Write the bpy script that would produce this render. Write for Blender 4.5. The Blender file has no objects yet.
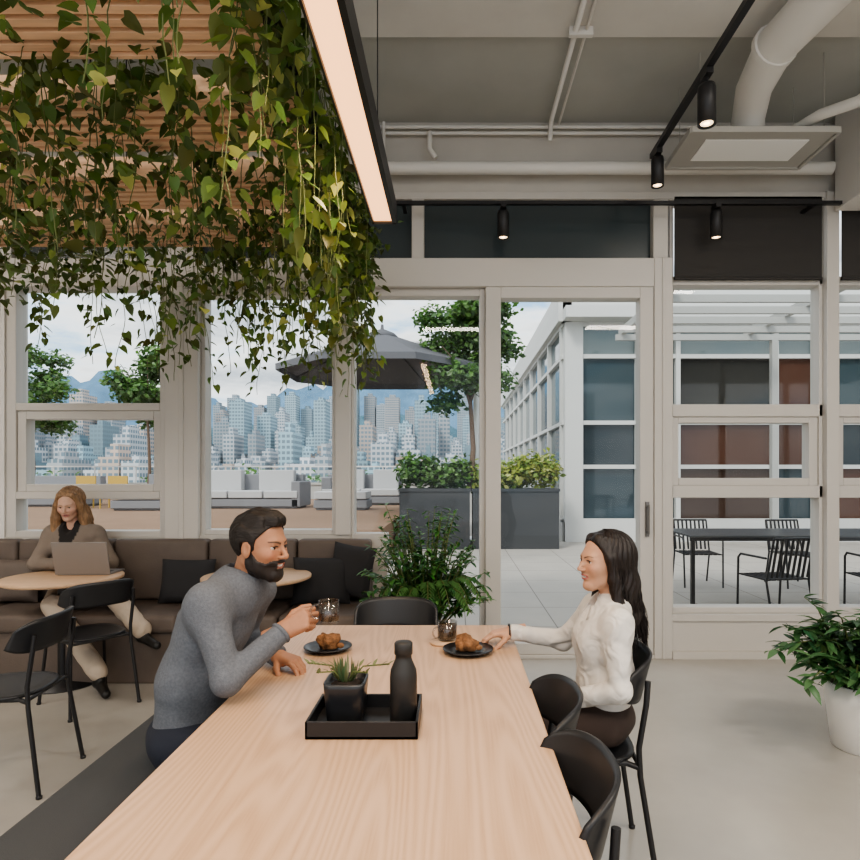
import bpy, math, random
import numpy as np
from mathutils import Vector, Matrix, noise
random.seed(7)
U=random.uniform
# ------------------------------------------------------------ materials
def M(name,col,rough=.5,metal=0,var=0,vs=5,bump=0,bs=60,attr=False,spec=.5,sss=0,trans=0,stretch=(1,1,1),wr=0,wrs=9):
    m=bpy.data.materials.new(name); m.use_nodes=True
    nt=m.node_tree; N=nt.nodes; L=nt.links; b=N['Principled BSDF']
    b.inputs['Roughness'].default_value=rough; b.inputs['Metallic'].default_value=metal
    b.inputs['Specular IOR Level'].default_value=spec
    b.inputs['Base Color'].default_value=(*col,1)
    tc=N.new('ShaderNodeTexCoord'); mp=N.new('ShaderNodeMapping'); mp.inputs['Scale'].default_value=stretch
    L.new(tc.outputs['Object'],mp.inputs['Vector'])
    src=None
    if attr:
        a=N.new('ShaderNodeAttribute'); a.attribute_name='col'
        mx=N.new('ShaderNodeMix'); mx.data_type='RGBA'; mx.blend_type='MULTIPLY'; mx.inputs[0].default_value=1
        mx.inputs[7].default_value=(*col,1); L.new(a.outputs['Color'],mx.inputs[6]); src=mx.outputs[2]
    if var:
        n=N.new('ShaderNodeTexNoise'); n.inputs['Scale'].default_value=vs; n.inputs['Detail'].default_value=6
        L.new(mp.outputs[0],n.inputs['Vector'])
        r=N.new('ShaderNodeMapRange'); r.inputs['From Min'].default_value=.3; r.inputs['From Max'].default_value=.7
        r.inputs['To Min'].default_value=1-var; r.inputs['To Max'].default_value=1+var
        L.new(n.outputs['Fac'],r.inputs['Value'])
        mx=N.new('ShaderNodeMix'); mx.data_type='RGBA'; mx.blend_type='MULTIPLY'; mx.inputs[0].default_value=1
        if src: L.new(src,mx.inputs[6])
        else: mx.inputs[6].default_value=(*col,1)
        L.new(r.outputs[0],mx.inputs[7]); src=mx.outputs[2]
    if src: L.new(src,b.inputs['Base Color'])
    if bump:
        n=N.new('ShaderNodeTexNoise'); n.inputs['Scale'].default_value=bs; n.inputs['Detail'].default_value=4
        L.new(mp.outputs[0],n.inputs['Vector'])
        bp=N.new('ShaderNodeBump'); bp.inputs['Strength'].default_value=bump; bp.inputs['Distance'].default_value=.01
        L.new(n.outputs['Fac'],bp.inputs['Height']); L.new(bp.outputs[0],b.inputs['Normal'])
    if wr:
        n=N.new('ShaderNodeTexNoise'); n.inputs['Scale'].default_value=wrs; n.inputs['Detail'].default_value=1.5; n.inputs['Distortion'].default_value=.8
        L.new(mp.outputs[0],n.inputs['Vector'])
        bp=N.new('ShaderNodeBump'); bp.inputs['Strength'].default_value=wr; bp.inputs['Distance'].default_value=.03
        L.new(n.outputs['Fac'],bp.inputs['Height'])
        if b.inputs['Normal'].links: L.new(b.inputs['Normal'].links[0].from_socket,bp.inputs['Normal'])
        L.new(bp.outputs[0],b.inputs['Normal'])
    if sss:
        b.inputs['Subsurface Weight'].default_value=sss; b.inputs['Subsurface Radius'].default_value=(.012,.005,.003)
    if trans:
        t=N.new('ShaderNodeBsdfTranslucent'); ms=N.new('ShaderNodeMixShader'); ms.inputs[0].default_value=trans
        if src: L.new(src,t.inputs['Color'])
        else: t.inputs['Color'].default_value=(*col,1)
        L.new(b.outputs[0],ms.inputs[1]); L.new(t.outputs[0],ms.inputs[2])
        L.new(ms.outputs[0],N['Material Output'].inputs['Surface'])
    return m
def Glass(name,tint=(.93,.96,.95),g=.022,rough=.02):
    m=bpy.data.materials.new(name); m.use_nodes=True; nt=m.node_tree; N=nt.nodes; L=nt.links; N.remove(N['Principled BSDF'])
    t=N.new('ShaderNodeBsdfTransparent'); t.inputs[0].default_value=(*tint,1)
    gl=N.new('ShaderNodeBsdfGlossy'); gl.inputs['Roughness'].default_value=rough
    ms=N.new('ShaderNodeMixShader'); ms.inputs[0].default_value=g
    L.new(t.outputs[0],ms.inputs[1]); L.new(gl.outputs[0],ms.inputs[2]); L.new(ms.outputs[0],N['Material Output'].inputs['Surface'])
    return m
def Emit(name,col,s):
    m=bpy.data.materials.new(name); m.use_nodes=True; b=m.node_tree.nodes['Principled BSDF']
    b.inputs['Base Color'].default_value=(*col,1); b.inputs['Emission Color'].default_value=(*col,1); b.inputs['Emission Strength'].default_value=s
    return m
def WoodTop(name,c1,c2):
    m=bpy.data.materials.new(name); m.use_nodes=True; nt=m.node_tree; N=nt.nodes; L=nt.links; b=N['Principled BSDF']
    tc=N.new('ShaderNodeTexCoord'); mp=N.new('ShaderNodeMapping'); mp.inputs['Scale'].default_value=(4.2,.30,1)
    mp.inputs['Location'].default_value=(1.3,.4,0)
    L.new(tc.outputs['Object'],mp.inputs['Vector'])
    n=N.new('ShaderNodeTexNoise'); n.inputs['Scale'].default_value=1; n.inputs['Detail'].default_value=1.6; n.inputs['Roughness'].default_value=.3
    L.new(mp.outputs[0],n.inputs['Vector'])
    mu=N.new('ShaderNodeMath'); mu.operation='MULTIPLY'; mu.inputs[1].default_value=210; L.new(n.outputs['Fac'],mu.inputs[0])
    si=N.new('ShaderNodeMath'); si.operation='SINE'; L.new(mu.outputs[0],si.inputs[0])
    mr=N.new('ShaderNodeMapRange'); mr.inputs['From Min'].default_value=-1; L.new(si.outputs[0],mr.inputs['Value'])
    mp2=N.new('ShaderNodeMapping'); mp2.inputs['Scale'].default_value=(160,5,1); L.new(tc.outputs['Object'],mp2.inputs['Vector'])
    n2=N.new('ShaderNodeTexNoise'); n2.inputs['Scale'].default_value=1; n2.inputs['Detail'].default_value=3; L.new(mp2.outputs[0],n2.inputs['Vector'])
    mm=N.new('ShaderNodeMath'); mm.operation='MULTIPLY'; L.new(mr.outputs[0],mm.inputs[0]); L.new(n2.outputs['Fac'],mm.inputs[1])
    mx=N.new('ShaderNodeMix'); mx.data_type='RGBA'; mx.inputs[6].default_value=(*c1,1); mx.inputs[7].default_value=(*c2,1)
    L.new(mm.outputs[0],mx.inputs[0]); L.new(mx.outputs[2],b.inputs['Base Color'])
    b.inputs['Roughness'].default_value=.38
    return m
def Grid(name,col,line,sx,sy,lw=.012,rough=.7,axis2='Y',spec=.5):
    m=bpy.data.materials.new(name); m.use_nodes=True; nt=m.node_tree; N=nt.nodes; L=nt.links; b=N['Principled BSDF']
    tc=N.new('ShaderNodeTexCoord'); se=N.new('ShaderNodeSeparateXYZ'); L.new(tc.outputs['Object'],se.inputs[0])
    outs=[]
    for ax,s in (('X',sx),(axis2,sy)):
        d=N.new('ShaderNodeMath'); d.operation='DIVIDE'; d.inputs[1].default_value=s; L.new(se.outputs[ax],d.inputs[0])
        f=N.new('ShaderNodeMath'); f.operation='FRACT'; L.new(d.outputs[0],f.inputs[0])
        l=N.new('ShaderNodeMath'); l.operation='LESS_THAN'; l.inputs[1].default_value=lw/s; L.new(f.outputs[0],l.inputs[0]); outs.append(l)
    mxm=N.new('ShaderNodeMath'); mxm.operation='MAXIMUM'; L.new(outs[0].outputs[0],mxm.inputs[0]); L.new(outs[1].outputs[0],mxm.inputs[1])
    n=N.new('ShaderNodeTexNoise'); n.inputs['Scale'].default_value=1.5; n.inputs['Detail'].default_value=6; L.new(tc.outputs['Object'],n.inputs['Vector'])
    cr=N.new('ShaderNodeMix'); cr.data_type='RGBA'; cr.inputs[6].default_value=(*[c*.85 for c in col],1); cr.inputs[7].default_value=(*[min(1,c*1.15) for c in col],1)
    L.new(n.outputs['Fac'],cr.inputs[0])
    mx=N.new('ShaderNodeMix'); mx.data_type='RGBA'; L.new(cr.outputs[2],mx.inputs[6]); mx.inputs[7].default_value=(*line,1)
    L.new(mxm.outputs[0],mx.inputs[0]); L.new(mx.outputs[2],b.inputs['Base Color']); b.inputs['Roughness'].default_value=rough; b.inputs['Specular IOR Level'].default_value=spec
    return m
# ------------------------------------------------------------ mesh builder
class MB:
    def __init__(s): s.v=[];s.f=[];s.mi=[];s.sm=[];s.c=[];s.T=None
    def add(s,vs,fs,m=0,smooth=False,col=(1,1,1)):
        b=len(s.v)
        if s.T is not None: vs=[tuple(s.T@Vector(p)) for p in vs]
        s.v.extend([tuple(p) for p in vs])
        for f in fs:
            s.f.append([i+b for i in f]); s.mi.append(m); s.sm.append(smooth); s.c.append((*col,1))
    def box(s,x0,x1,y0,y1,z0,z1,m=0,col=(1,1,1),smooth=False):
        vs=[(x0,y0,z0),(x1,y0,z0),(x1,y1,z0),(x0,y1,z0),(x0,y0,z1),(x1,y0,z1),(x1,y1,z1),(x0,y1,z1)]
        s.add(vs,[(0,3,2,1),(4,5,6,7),(0,1,5,4),(1,2,6,5),(2,3,7,6),(3,0,4,7)],m,smooth,col)
    def tube(s,pts,r,n=10,m=0,caps=True,col=(1,1,1)):
        pts=[Vector(p) for p in pts]; k=len(pts)
        rs=r if isinstance(r,(list,tuple)) else [r]*k
        vs=[];up=None
        for i,p in enumerate(pts):
            t=(pts[min(i+1,k-1)]-pts[max(i-1,0)]).normalized()
            if up is None: up=Vector((0,0,1)) if abs(t.z)<.9 else Vector((1,0,0))
            a=up.cross(t)
            if a.length<1e-4: a=Vector((0,1,0)).cross(t)
            a.normalize(); b=t.cross(a); up=b
            for j in range(n):
                an=2*math.pi*j/n; vs.append(p+(a*math.cos(an)+b*math.sin(an))*rs[i])
        fs=[(i*n+j,i*n+(j+1)%n,(i+1)*n+(j+1)%n,(i+1)*n+j) for i in range(k-1) for j in range(n)]
        s.add(vs,fs,m,True,col)
        if caps:
            s.add(vs[:n],[tuple(range(n-1,-1,-1))],m,False,col); s.add(vs[-n:],[tuple(range(n))],m,False,col)
    def lathe(s,c,prof,n=32,m=0,col=(1,1,1),smooth=True,sup=None,wob=0):
        vs=[];c=Vector(c)
        for r,z in prof:
            for j in range(n):
                a=2*math.pi*j/n; q=r
                if sup: q=r/((abs(math.cos(a))**sup+abs(math.sin(a))**sup)**(1/sup))
                p=Vector((q*math.cos(a),q*math.sin(a),z))
                if wob: p=p*(1+wob*noise.noise(p*40+c*9))
                vs.append(c+p)
        k=len(prof)
        fs=[(i*n+j,i*n+(j+1)%n,(i+1)*n+(j+1)%n,(i+1)*n+j) for i in range(k-1) for j in range(n)]
        if prof[0][0]>1e-5: fs.append(tuple(range(n-1,-1,-1)))
        if prof[-1][0]>1e-5: fs.append(tuple((k-1)*n+j for j in range(n)))
        s.add(vs,fs,m,smooth,col)
    def ball(s,c,r,nu=20,nv=12,m=0,col=(1,1,1)):
        vs=[]
        for i in range(nv+1):
            th=math.pi*i/nv
            for j in range(nu):
                a=2*math.pi*j/nu
                vs.append((c[0]+r[0]*math.sin(th)*math.cos(a),c[1]+r[1]*math.sin(th)*math.sin(a),c[2]-r[2]*math.cos(th)))
        fs=[(i*nu+j,i*nu+(j+1)%nu,(i+1)*nu+(j+1)%nu,(i+1)*nu+j) for i in range(nv) for j in range(nu)]
        s.add(vs,fs,m,True,col)
    def plate(s,fn,nu,nv,th,m=0,col=(1,1,1)):
        g=[[Vector(fn(i/nu,j/nv)) for j in range(nv+1)] for i in range(nu+1)]
        A=[];B=[]
        for i in range(nu+1):
            for j in range(nv+1):
                du=g[min(i+1,nu)][j]-g[max(i-1,0)][j]; dv=g[i][min(j+1,nv)]-g[i][max(j-1,0)]
                nn=du.cross(dv)
                if nn.length>1e-9: nn.normalize()
                A.append(g[i][j]+nn*th/2);B.append(g[i][j]-nn*th/2)
        w=nv+1; o=len(A); fs=[]
        for i in range(nu):
            for j in range(nv):
                a=i*w+j; fs.append((a,a+w,a+w+1,a+1)); fs.append((o+a,o+a+1,o+a+w+1,o+a+w))
        for i in range(nu):
            a=i*w; fs.append((a,o+a,o+a+w,a+w)); a=i*w+nv; fs.append((a,a+w,o+a+w,o+a))
        for j in range(nv):
            a=j; fs.append((a,a+1,o+a+1,o+a)); a=nu*w+j; fs.append((a,o+a,o+a+1,a+1))
        s.add(A+B,fs,m,True,col)
    def leaf(s,pos,d,up,Ln,W,shape,m=0,col=(1,1,1),droop=.15):
        x=d.normalized(); y=up.cross(x)
        if y.length<1e-3: y=Vector((1,0,0)).cross(x)
        y.normalize(); z=x.cross(y)
        vs=[];
        for t,w,b in shape:
            c=pos+x*(t*Ln)-z*(droop*Ln*t*t)
            e=pos+x*((t-b)*Ln)-z*(droop*Ln*t*t)+z*(.25*w*W)
            vs+= [c,e+y*(w*W),e-y*(w*W)]
        k=len(shape);fs=[]
        for i in range(k-1):
            a=3*i;b=a+3
            fs+=[(a,b,b+1,a+1),(a,a+2,b+2,b)]
        s.add(vs,fs,m,True,col)
    def build(s,name,mats,parent=None,bevel=0,seg=2,origin=None):
        me=bpy.data.meshes.new(name)
        if origin is None:
            V=np.array(s.v); lo=V.min(0); hi=V.max(0); o=np.array([(lo[0]+hi[0])/2,(lo[1]+hi[1])/2,lo[2]])
        else: o=np.array(origin,float)
        V=[(p[0]-o[0],p[1]-o[1],p[2]-o[2]) for p in s.v]
        me.from_pydata(V,[],s.f)
        for mt in mats: me.materials.append(mt)
        me.polygons.foreach_set('material_index',s.mi); me.polygons.foreach_set('use_smooth',s.sm)
        a=me.attributes.new('col','FLOAT_COLOR','CORNER')
        cc=np.repeat(np.array(s.c,dtype=np.float32),[len(f) for f in s.f],axis=0); a.data.foreach_set('color',cc.ravel())
        me.update()
        ob=bpy.data.objects.new(name,me); ob.location=o
        bpy.context.collection.objects.link(ob)
        if parent: ob.parent=parent; ob.location=Vector(o)-parent.location
        if bevel:
            b=ob.modifiers.new('bev','BEVEL'); b.width=bevel; b.segments=seg; b.limit_method='ANGLE'; b.angle_limit=.7
        return ob
def empty(name,loc):
    e=bpy.data.objects.new(name,None); e.location=loc; e.empty_display_size=.1; bpy.context.collection.objects.link(e); return e
def boxo(name,b,mat,parent=None,bevel=0,seg=2):
    mb=MB(); mb.box(*b); return mb.build(name,[mat],parent,bevel,seg)
HEART=[(0,.02,0),(.02,.30,.12),(.18,.48,.08),(.42,.46,.03),(.7,.26,0),(1,.0,0)]
LANCE=[(0,.02,0),(.25,.42,.02),(.55,.45,0),(.8,.25,0),(1,0,0)]
TINY=[(0,.1,0),(.5,.5,0),(1,0,0)]
# ------------------------------------------------------------ palette
frame_m=M('frame_taupe_metal',(.57,.545,.51),.45)
wall_m=M('wall_paint',(.55,.525,.485),.8,var=.04,vs=3)
col_m=M('column_paint',(.72,.70,.67),.8)
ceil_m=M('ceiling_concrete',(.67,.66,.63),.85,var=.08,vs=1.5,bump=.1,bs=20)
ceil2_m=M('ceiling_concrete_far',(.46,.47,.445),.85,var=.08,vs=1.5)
pipe_m=M('pipe_white_paint',(.72,.71,.68),.5)
black_m=M('black_metal',(.016,.016,.018),.42)
blackp_m=M('black_plastic_seat',(.020,.021,.024),.38)
dark_m=M('dark_panel',(.045,.06,.066),.22)
blind_m=M('dark_roller_blind',(.045,.042,.04),.85,bump=.1,bs=400)
table_m=WoodTop('ash_wood_table',(.62,.42,.28),(.46,.285,.17))
slat_m=M('slat_wood',(.92,.62,.42),.55,var=.15,vs=3,stretch=(1,12,12))
lwood_m=M('light_wood',(.62,.42,.27),.5,var=.1,vs=4,stretch=(1,10,1))
bench_m=M('bench_dark_fabric',(.055,.058,.062),.75,bump=.2,bs=300)
sofa_m=M('banquette_leather',(.125,.098,.082),.6,bump=.15,bs=90,var=.1,vs=6)
pil_m=M('dark_cushion_fabric',(.03,.03,.033),.9,bump=.3,bs=250)
glass_m=Glass('window_glass')
cup_m=Glass('cup_glass',(.80,.80,.79),.12,.03)
leaf_m=M('pothos_leaf',(1,1,1),.38,attr=True,trans=.3)
stem_m=M('vine_stem',(.12,.15,.05),.6)
bark_m=M('bark',(.16,.11,.08),.9)
plate_m=M('black_ceramic',(.02,.022,.026),.3)
white_m=M('white_ceramic',(.78,.76,.72),.5)
coffee_m=M('coffee',(.05,.018,.006),.1)
muffin_m=M('baked_pastry',(.24,.115,.05),.8,var=.5,vs=45,bump=.8,bs=80)
floor_m=M('polished_concrete',(.41,.39,.355),.24,var=.14,vs=1.2,bump=.03,bs=8)
# ------------------------------------------------------------ room shell
boxo('floor',(-5.2,5.0,-5,5.16,-.12,0),floor_m)
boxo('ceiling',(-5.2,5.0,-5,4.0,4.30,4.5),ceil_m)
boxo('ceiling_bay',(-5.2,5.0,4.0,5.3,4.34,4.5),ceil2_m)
boxo('wall_left',(-5.3,-5.2,-5,5.3,-.12,4.5),wall_m)
boxo('wall_right',(5.0,5.1,-5,5.3,-.12,4.5),wall_m)
mb=MB(); mb.box(-5.2,5,5.04,5.3,3.76,4.34); mb.build('wall_back_fascia',[wall_m])
mb=MB(); mb.box(-3.65,-2.066,5.02,5.2,0,.97); mb.box(-2.066,-.844,5.02,5.2,0,.99); mb.build('wall_back_sill',[wall_m])
mb=MB(); mb.box(1.745,5.0,5.0,5.2,0,.30); mb.box(1.745,5.0,4.98,5.2,.30,.352); mb.box(1.745,5.0,4.96,5.0,0,.06); mb.build('wall_back_low',[frame_m])
boxo('column_left',(-5.2,-3.65,5.02,5.3,0,4.34),col_m)
boxo('trim_bulkhead',(3.03,5.0,4.1,4.95,3.58,4.34),col_m,bevel=.01)
mb=MB()
mb.box(-3.65,1.745,4.98,5.18,2.99,3.22)
mb.box(-3.65,5,5.0,5.18,3.70,3.76)
for x0,x1 in ((-2.335,-2.066),(-.35,-.25),(1.60,1.72),(-3.65,-3.58)): mb.box(x0,x1,5.0,5.18,3.22,3.70)
mb.build('trim_header',[frame_m],bevel=.006)
mb=MB(); mb.box(-3.58,1.6,5.08,5.10,3.22,3.70); mb.box(-3.5,1.6,5.11,5.15,3.62,3.66); mb.build('window_transom_panel',[dark_m])
def window(name,bars,glassbox):
    e=empty(name,((glassbox[0]+glassbox[1])/2,5.1,glassbox[2]))
    mb=MB()
    for b in bars: mb.box(*b)
    mb.build('frame',[frame_m],e,bevel=.005)
    mb=MB(); x0,x1,z0,z1=glassbox; mb.add([(x0,5.12,z0),(x1,5.12,z0),(x1,5.12,z1),(x0,5.12,z1)],[(0,1,2,3)])
    mb.build('glass_pane',[glass_m],e,origin=((x0+x1)/2,5.12,z0))
    return e
F0,F1=5.04,5.17
window('window_1',[(-3.65,-3.57,F0,F1,.97,2.99),(-2.40,-2.335,F0,F1,.97,2.99),(-3.57,-2.40,F0,F1,2.0,2.06),(-3.57,-2.40,F0,F1,1.28,1.34),
 (-3.57,-3.50,F0+.02,F1,1.34,2.0),(-2.46,-2.40,F0+.02,F1,1.34,2.0),(-3.50,-2.46,F0+.02,F1,1.93,2.0),(-3.50,-2.46,F0+.02,F1,1.34,1.40),(-3.57,-2.4,F0,F1,.97,1.02)],(-3.6,-2.36,1.0,3.0))
mb=MB(); mb.box(-2.335,-2.066,4.98,5.2,0,2.99); mb.box(-2.22,-2.18,4.97,5.0,0,2.99); mb.build('trim_mullion_post',[frame_m],bevel=.006)
window('window_2',[(-2.066,-2.03,F0,F1,.99,2.99),(-1.0,-.967,F0,F1,.99,2.99),(-2.03,-1.0,F0,F1,.99,1.03),(-2.03,-1.0,F0,F1,2.93,2.99)],(-2.05,-.98,1.0,2.98))
mb=MB(); mb.box(-.967,-.844,5.0,5.18,.99,2.99); mb.build('trim_mullion',[frame_m],bevel=.006)
window('window_3',[(-.844,-.82,F0,F1,.99,2.99),(-.6,-.55,F0,F1,0,1.0),(-.844,-.6,F0,F1,0,1.0),(.20,.246,F0,F1,0,2.99),(-.55,.20,F0,F1,0,.10),(-.82,.20,F0,F1,2.93,2.99)],(-.83,.22,.05,2.98))
e=empty('door_1',(1.0,5.08,0)); mb=MB()
mb.box(.246,.369,4.99,5.12,.03,2.99);mb.box(1.49,1.60,4.99,5.12,.03,2.99);mb.box(.369,1.49,4.99,5.12,2.90,2.99);mb.box(.369,1.49,4.99,5.12,.03,.12)
mb.box(1.60,1.745,4.97,5.2,0,3.22);mb.box(.246,1.6,4.97,5.2,0,.03);mb.box(1.66,1.68,4.96,4.98,0,3.22)
mb.build('frame',[frame_m],e,bevel=.005)
mb=MB(); mb.add([(.36,5.06,.1),(1.5,5.06,.1),(1.5,5.06,2.92),(.36,5.06,2.92)],[(0,1,2,3)]); mb.build('glass_pane',[glass_m],e,origin=(1,5.06,.1))
mb=MB(); mb.box(1.53,1.56,4.975,4.99,.98,1.26); mb.tube([(1.545,4.94,1.0),(1.545,4.94,1.24)],.007); mb.tube([(1.545,4.98,1.02),(1.545,4.94,1.02)],.006);mb.tube([(1.545,4.98,1.22),(1.545,4.94,1.22)],.006); mb.build('handle',[M('handle_steel',(.2,.19,.18),.35,metal=.8)],e)
def rightwin(name,x0,x1):
    b=[(x0,x0+.03,F0,F1,.352,3.70),(x1-.03,x1,F0,F1,.352,3.70),(x0,x1,F0,F1,1.95,2.05),(x0,x1,F0,F1,1.29,1.39),
      (x0+.03,x0+.08,F0+.02,F1,1.39,1.95),(x1-.10,x1-.03,F0+.02,F1,1.39,1.95),(x0+.08,x1-.1,F0+.02,F1,1.90,1.95),(x0+.08,x1-.1,F0+.02,F1,1.39,1.45),
      (x0,x1,F0,F1,3.02,3.09),(x0,x1,F0,F1,.352,.40)]
    window(name,b,(x0+.01,x1-.01,.37,3.68))
rightwin('window_4',1.745,2.99)
mb=MB(); mb.box(2.99,3.09,4.98,5.2,.352,3.76); mb.build('trim_mullion',[frame_m],bevel=.006)
rightwin('window_5',3.09,4.33)
mb=MB(); mb.box(4.33,5.0,4.98,5.2,.352,3.76); mb.build('wall_back_end',[wall_m])
for x0,x1 in ((1.77,2.96),(3.12,4.30)):
    mb=MB(); mb.box(x0,x1,5.0,5.008,3.06,3.72); mb.tube([(x0,5.004,3.06),(x1,5.004,3.06)],.014); mb.build('roller_blind',[blind_m])
# ------------------------------------------------------------ ceiling services
mb=MB()
mb.tube([(-.55,4.9,3.90),(2.98,4.9,3.90)],.05,14); mb.tube([(-.55,4.9,3.90),(-.7,4.9,3.95),(-.75,4.9,4.34)],.05,14)
mb.build('water_pipe',[pipe_m])
mb=MB()
mb.tube([(-.6,4.98,4.27),(4.9,4.98,4.27)],.014); mb.tube([(-.6,4.98,4.22),(4.9,4.98,4.22)],.014)
mb.tube([(-.57,4.96,4.3),(-.57,4.96,3.76)],.013); mb.tube([(.76,-1,4.27),(.76,4.9,4.27),(.76,4.96,4.15)],.018); mb.tube([(.83,-1,4.28),(.83,4.96,4.28)],.010)
mb.tube([(-.2,4.93,4.2),(-.2,4.9,4.05),(-.15,4.9,3.98)],.02)
for y in (0,1,2,3,3.9): mb.box(.72,.87,y,y+.03,4.245,4.3)
mb.build('electrical_conduit',[pipe_m])
mb=MB()
P=[(3.6,1.7,4.12),(2.9,2.2,4.12),(2.35,2.75,4.12),(2.05,3.3,4.12),(1.96,3.8,4.10),(2.0,4.15,4.06),(2.06,4.36,3.97),(2.08,4.40,3.845)]
mb.tube(P,[.13,.13,.13,.13,.125,.115,.11,.11],22)
for i in (2,4):
    a=Vector(P[i]); d=(Vector(P[i+1])-Vector(P[i-1])).normalized(); mb.tube([a-d*.02,a+d*.02],.139,22)
mb.build('air_duct',[pipe_m])
mb=MB()
mb.tube([(4.2,2.0,3.75),(2.95,3.4,3.78),(2.42,4.1,3.86),(2.36,4.75,3.98),(2.36,4.9,4.0)],.035,12)
mb.build('sprinkler_pipe',[pipe_m])
mb=MB()
mb.box(1.58,2.57,4.14,4.64,3.775,3.80); mb.box(1.64,2.51,4.2,4.58,3.80,3.84)
mb.box(1.72,2.43,4.25,4.53,3.768,3.776,m=1)
for x in (1.58,2.57):
    mb.box(x-.012,x+.012,4.14,4.64,3.76,3.80)
for y in (4.14,4.64): mb.box(1.58,2.57,y-.012,y+.012,3.76,3.80)
for x in (1.66,2.5):
    for y in (4.2,4.58): mb.tube([(x,y,3.8),(x,y,4.335)],.004,6)
mb.build('air_diffuser',[M('diffuser_grey',(.42,.41,.38),.5),M('diffuser_white',(.90,.90,.88),.5)],bevel=.003)
def spot(mb,x,y,z,r,h,gap=.08):
    mb.tube([(x,y,z),(x,y,z-gap)],.010,8); mb.box(x-.02,x+.02,y-.05,y+.05,z-.035,z)
    mb.lathe((x,y,z-gap-h),[(r*.75,.012),(r*.95,0),(r,.0),(r,h*.9),(r*.9,h),(0,h)],20)
    mb.lathe((x,y,z-gap-h+.008),[(0,0),(r*.7,0)],16,m=1)
em_spot=Emit('spot_lens',(1,.8,.55),1.5)
mb=MB(); mb.box(1.45,1.49,-1,4.62,3.83,3.865)
for y in (1.0,2.6,): mb.tube([(1.47,y,3.86),(1.47,y,4.298)],.006,6)
spot(mb,1.47,3.62,3.83,.052,.23); spot(mb,1.47,4.5,3.83,.045,.21,.05); spot(mb,1.47,2.2,3.83,.052,.23)
mb.build('track_light',[black_m,em_spot])
mb=MB(); mb.box(-.55,3.0,4.80,4.835,3.575,3.60)
for x in (-.4,2.8): mb.box(x-.015,x+.015,4.835,5.0,3.58,3.60)
spot(mb,.375,4.818,3.575,.045,.21,.05); spot(mb,2.03,4.818,3.575,.045,.21,.05)
mb.build('track_light',[black_m,em_spot])
mb=MB(); lx0,lx1=-.425,-.30
mb.box(lx0,lx1,.3,3.19,2.79,2.87); mb.box(lx0,lx0+.008,.3,3.19,2.765,2.79); mb.box(lx1-.022,lx1,.3,3.19,2.765,2.79);mb.box(lx0,lx1,3.178,3.19,2.765,2.79)
mb.box(lx0+.010,lx1-.024,.31,3.176,2.776,2.788,m=1)
for y in (.8,2.9): mb.tube([(-.3625,y,2.87),(-.3625,y,4.298)],.003,6)
mb.build('linear_pendant_light',[black_m,Emit('pendant_diffuser',(1,.52,.25),1.6)])
PAN=((1.30,1.66),(1.98,2.36),(2.66,3.04),(3.34,3.70),(3.98,4.32))
for i,(y0,y1) in enumerate(PAN):
    mb=MB(); x0,x1=-3.6,-.68; z=3.08
    n=6; w=(y1-y0)/n
    for k in range(n):
        mb.box(x0,x1,y0+k*w+.014,y0+(k+1)*w-.010,z,z+.05,m=0)
    mb.box(x0,x1,y0,y1,z+.05,z+.062,m=1)
    mb.box(x0,x1,y0-.02,y0,z-.01,z+.10,m=0); mb.box(x0,x1,y1,y1+.02,z-.01,z+.10,m=0); mb.box(x1,x1+.02,y0-.02,y1+.02,z-.01,z+.10,m=1)
    for x in (-3.2,-2.2,-.8): mb.tube([(x,(y0+y1)/2,z+.06),(x,(y0+y1)/2,4.298)],.005,6,m=1)
    mb.build('slatted_ceiling_panel',[slat_m,black_m],bevel=.002)
mb=MB(); mb.box(-.655,-.61,1.2,4.5,3.07,3.19); mb.box(-2.5,-2.44,1.2,4.5,3.19,3.25)
for y in (1.5,4.2): mb.tube([(-.63,y,3.19),(-.63,y,4.298)],.006,6); mb.tube([(-2.47,y,3.25),(-2.47,y,4.298)],.006,6)
mb.build('canopy_rail',[black_m])
# ------------------------------------------------------------ hanging pothos
mb=MB()
def lc():
    t=random.random()
    if t<.05: return (.48,.52,.16)
    a=U(.45,1.15); return (.10*a+U(0,.05),.20*a,.045*a)
GAPS=((1.68,1.96),(2.38,2.64),(3.06,3.32),(3.72,3.96),(4.34,4.5))
for i in range(320):
    g=random.choices(range(5),(1.0,1.6,2.2,2.3,2.6))[0]
    y=U(*GAPS[g]); x=U(-3.5,-.60) if random.random()<.6 else U(-2.0,-.55)
    if random.random()<.2: x=U(-.66,-.54); y=U(1.7,4.5)
    z=3.16+U(-.03,.08)
    t=random.random()
    bot=3.05-t**1.4*1.0
    if y<2.0: bot=max(bot,2.62)
    elif y<2.7: bot=max(bot,2.40-.1*random.random())
    elif random.random()<.14: bot=U(2.0,2.25)
    elif x<-1.9: bot=max(bot,2.27)
    p=Vector((x,y,z)); pts=[p.copy()]; d=Vector((U(-.6,.6),U(-.5,.5),.2))
    while p.z>bot:
        d=d*.74+Vector((U(-.25,.25),U(-.25,.25),-.5)); p=p+d.normalized()*.042; pts.append(p.copy())
        if len(pts)>60: break
    mb.tube(pts,.0022,4,m=1,caps=False)
    for q in pts[1:]:
        if random.random()<.22: continue
        a=U(0,6.283); o=Vector((math.cos(a),math.sin(a),U(-.1,.5))).normalized()
        st=q+o*U(.015,.05)
        dr=Vector((math.cos(a)*.7,math.sin(a)*.7,U(-1.2,.1)))
        Ln=U(.034,.078); mb.leaf(st,dr,Vector((math.cos(a)*.8+U(-.6,.6),math.sin(a)*.8+U(-.6,.6),.7)),Ln,Ln*U(.62,.85),HEART,0,lc(),U(0,.45))
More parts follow.
